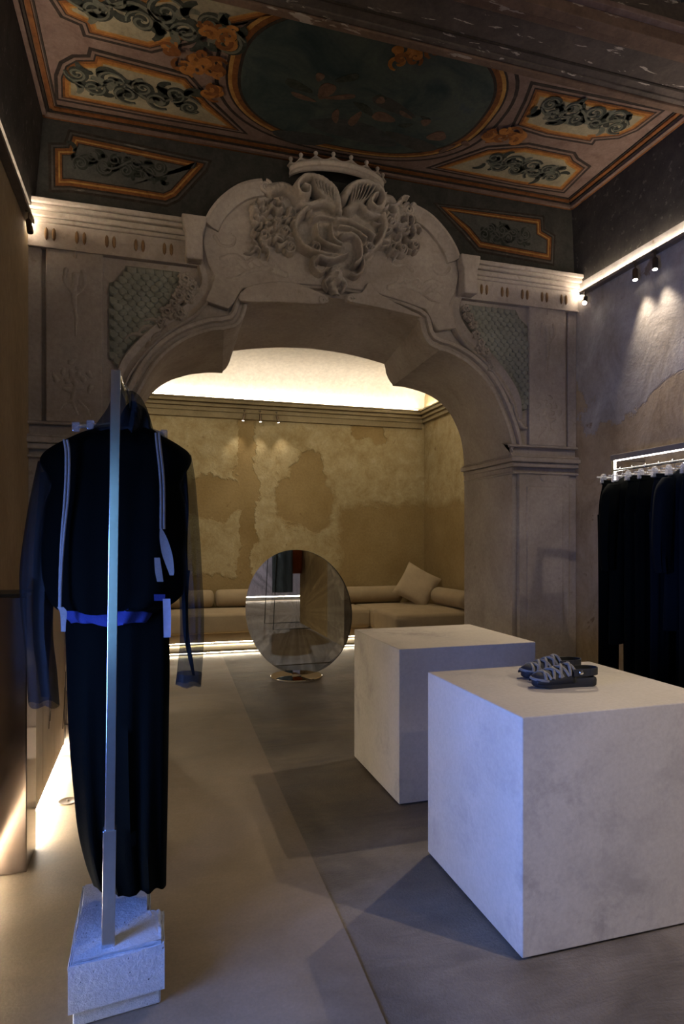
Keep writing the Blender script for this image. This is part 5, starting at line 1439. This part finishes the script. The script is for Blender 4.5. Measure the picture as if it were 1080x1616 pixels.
# ================================================================== REAR ROOM LEFT (seen in the mirror)
t = thing('wire_rail', 'thin black wire clothes rail reflected in the round mirror', 'clothes rail', (-2.4, 6.0, 0))
wyo = 6.23
for x in (-2.81, -2.02):
    MB().tube([(x, YB + .004, 1.80), (x, wyo - .09, 1.80), (x, wyo, .016), (x, YB + .004, .016)], .007, 8).build('wire_frame', M_BLACKM, t, smooth=60)
MB().tube([(-2.81, 5.92, 1.80), (-2.02, 5.92, 1.80)], .007, 8).build('wire_top', M_BLACKM, t, smooth=60)
def simple_garment(name, label, x, y, w, zt, zb, mat, cat, seed):
    o = cloth_tube_at(x, y, w, zt, zb, mat, name, seed); return tag(o, label, cat)
def cloth_tube_at(x, y, w, zt, zb, mat, name, seed):
    rows = [(zt, 0, w * .35, .03), (zt - .06, 0, w * .9, .06), (zt - .2, 0, w, .08), (zb + .1, 0, w * 1.02, .09), (zb, 0, w * .98, .08)]
    R = smoothpts(rows, 4); rings = []; q = random.Random(seed); ph = q.uniform(0, 6)
    for i, (z, xc, hw, dp) in enumerate(R):
        f = i / (len(R) - 1)
        rings.append([(x + dp * math.sin(2 * math.pi * k / 32) * (1 + .2 * math.sin(6 * math.cos(2 * math.pi * k / 32) + ph)), y + hw * math.cos(2 * math.pi * k / 32), z) for k in range(32)])
    return MB().loft(rings, True, True, True).build(name, mat, None, smooth=70)
simple_garment('hanging_jacket', 'blue grey denim jacket on the wire rail in the mirror', -2.10, 6.06, .17, 1.76, .62, M_DENIM, 'jacket', 1)
simple_garment('hanging_sweater', 'rust orange sweater on the wire rail in the mirror', -2.50, 5.80, .17, 1.76, .90, M_RUST, 'sweater', 2)
simple_garment('hanging_dress', 'oatmeal linen dress on the wire rail in the mirror', -2.74, 5.76, .11, 1.76, .92, M_OAT, 'dress', 3)
simple_garment('hanging_shirt', 'black shirt on the wire rail in the mirror', -2.30, 5.98, .12, 1.76, 1.12, M_BLACK2, 'shirt', 4)
t = thing('lit_bench', 'tall pale lavender counter with a light strip beneath, seen in the mirror', 'counter', (-7.0, 6.0, 0))
MB().box(XRL + .005, -6.8, 3.4, 8.0, .12, 1.6).build('bench_front', M_LAV, t, bevel=.01)
MB().box(XRL + .02, -6.95, 3.45, 7.9, .009, .12).build('bench_foot', M_DARK, t)
MB().box(-6.88, -6.85, 3.45, 7.9, .10, .1195).build('led_strip', M_LEDF, t)
for lx in (.2, 2.9):  # added pair, unseen: soft fill for the rear wall
    cw = thing('added_wash_lamp', 'added unseen ceiling lamp washing the patched wall %s the standing mirror' % ('left of' if lx < 1 else 'right of'), 'lamp', (lx, 6.7, 4.1))
    MB().lathe([(.05, 4.139), (.05, 4.10), (.0005, 4.10)], (lx, 6.7, 0), 16).build('lamp_body', M_BRASSD, cw)
    spot_lamp('wash_fill', (lx, 6.7, 4.08), (lx, YR, 1.7), 105, 115, 1.0, (1.0, .88, .66), .10, cw)
cr = thing('added_rail_lamp', 'added unseen ceiling lamp for the beige wall by the wire rail', 'lamp', (-.6, 7.3, 4.1))  # added fill lamp, brightens the beige wall reflected in the mirror
MB().lathe([(.05, 4.139), (.05, 4.10), (.0005, 4.10)], (-.6, 7.3, 0), 16).build('lamp_body', M_BRASSD, cr)
spot_lamp('rail_fill', (-.6, 7.3, 4.08), (-1.5, 5.7, .9), 150, 75, .7, (1.0, .9, .72), .05, cr)
cs = thing('added_annex_lamp', 'added unseen ceiling lamp brightening the annex', 'lamp', (-5.2, 5.6, 4.1))  # added fill lamp, lifts the dark annex for the reflection
MB().lathe([(.05, 4.14), (.05, 4.10), (.0005, 4.10)], (-5.2, 5.6, 0), 16).build('lamp_body', M_BRASSD, cs)
spot_lamp('annex_fill', (-5.2, 5.6, 4.08), (-4.6, 5.6, 0), 420, 130, .6, (.92, .92, 1.0), .05, cs)
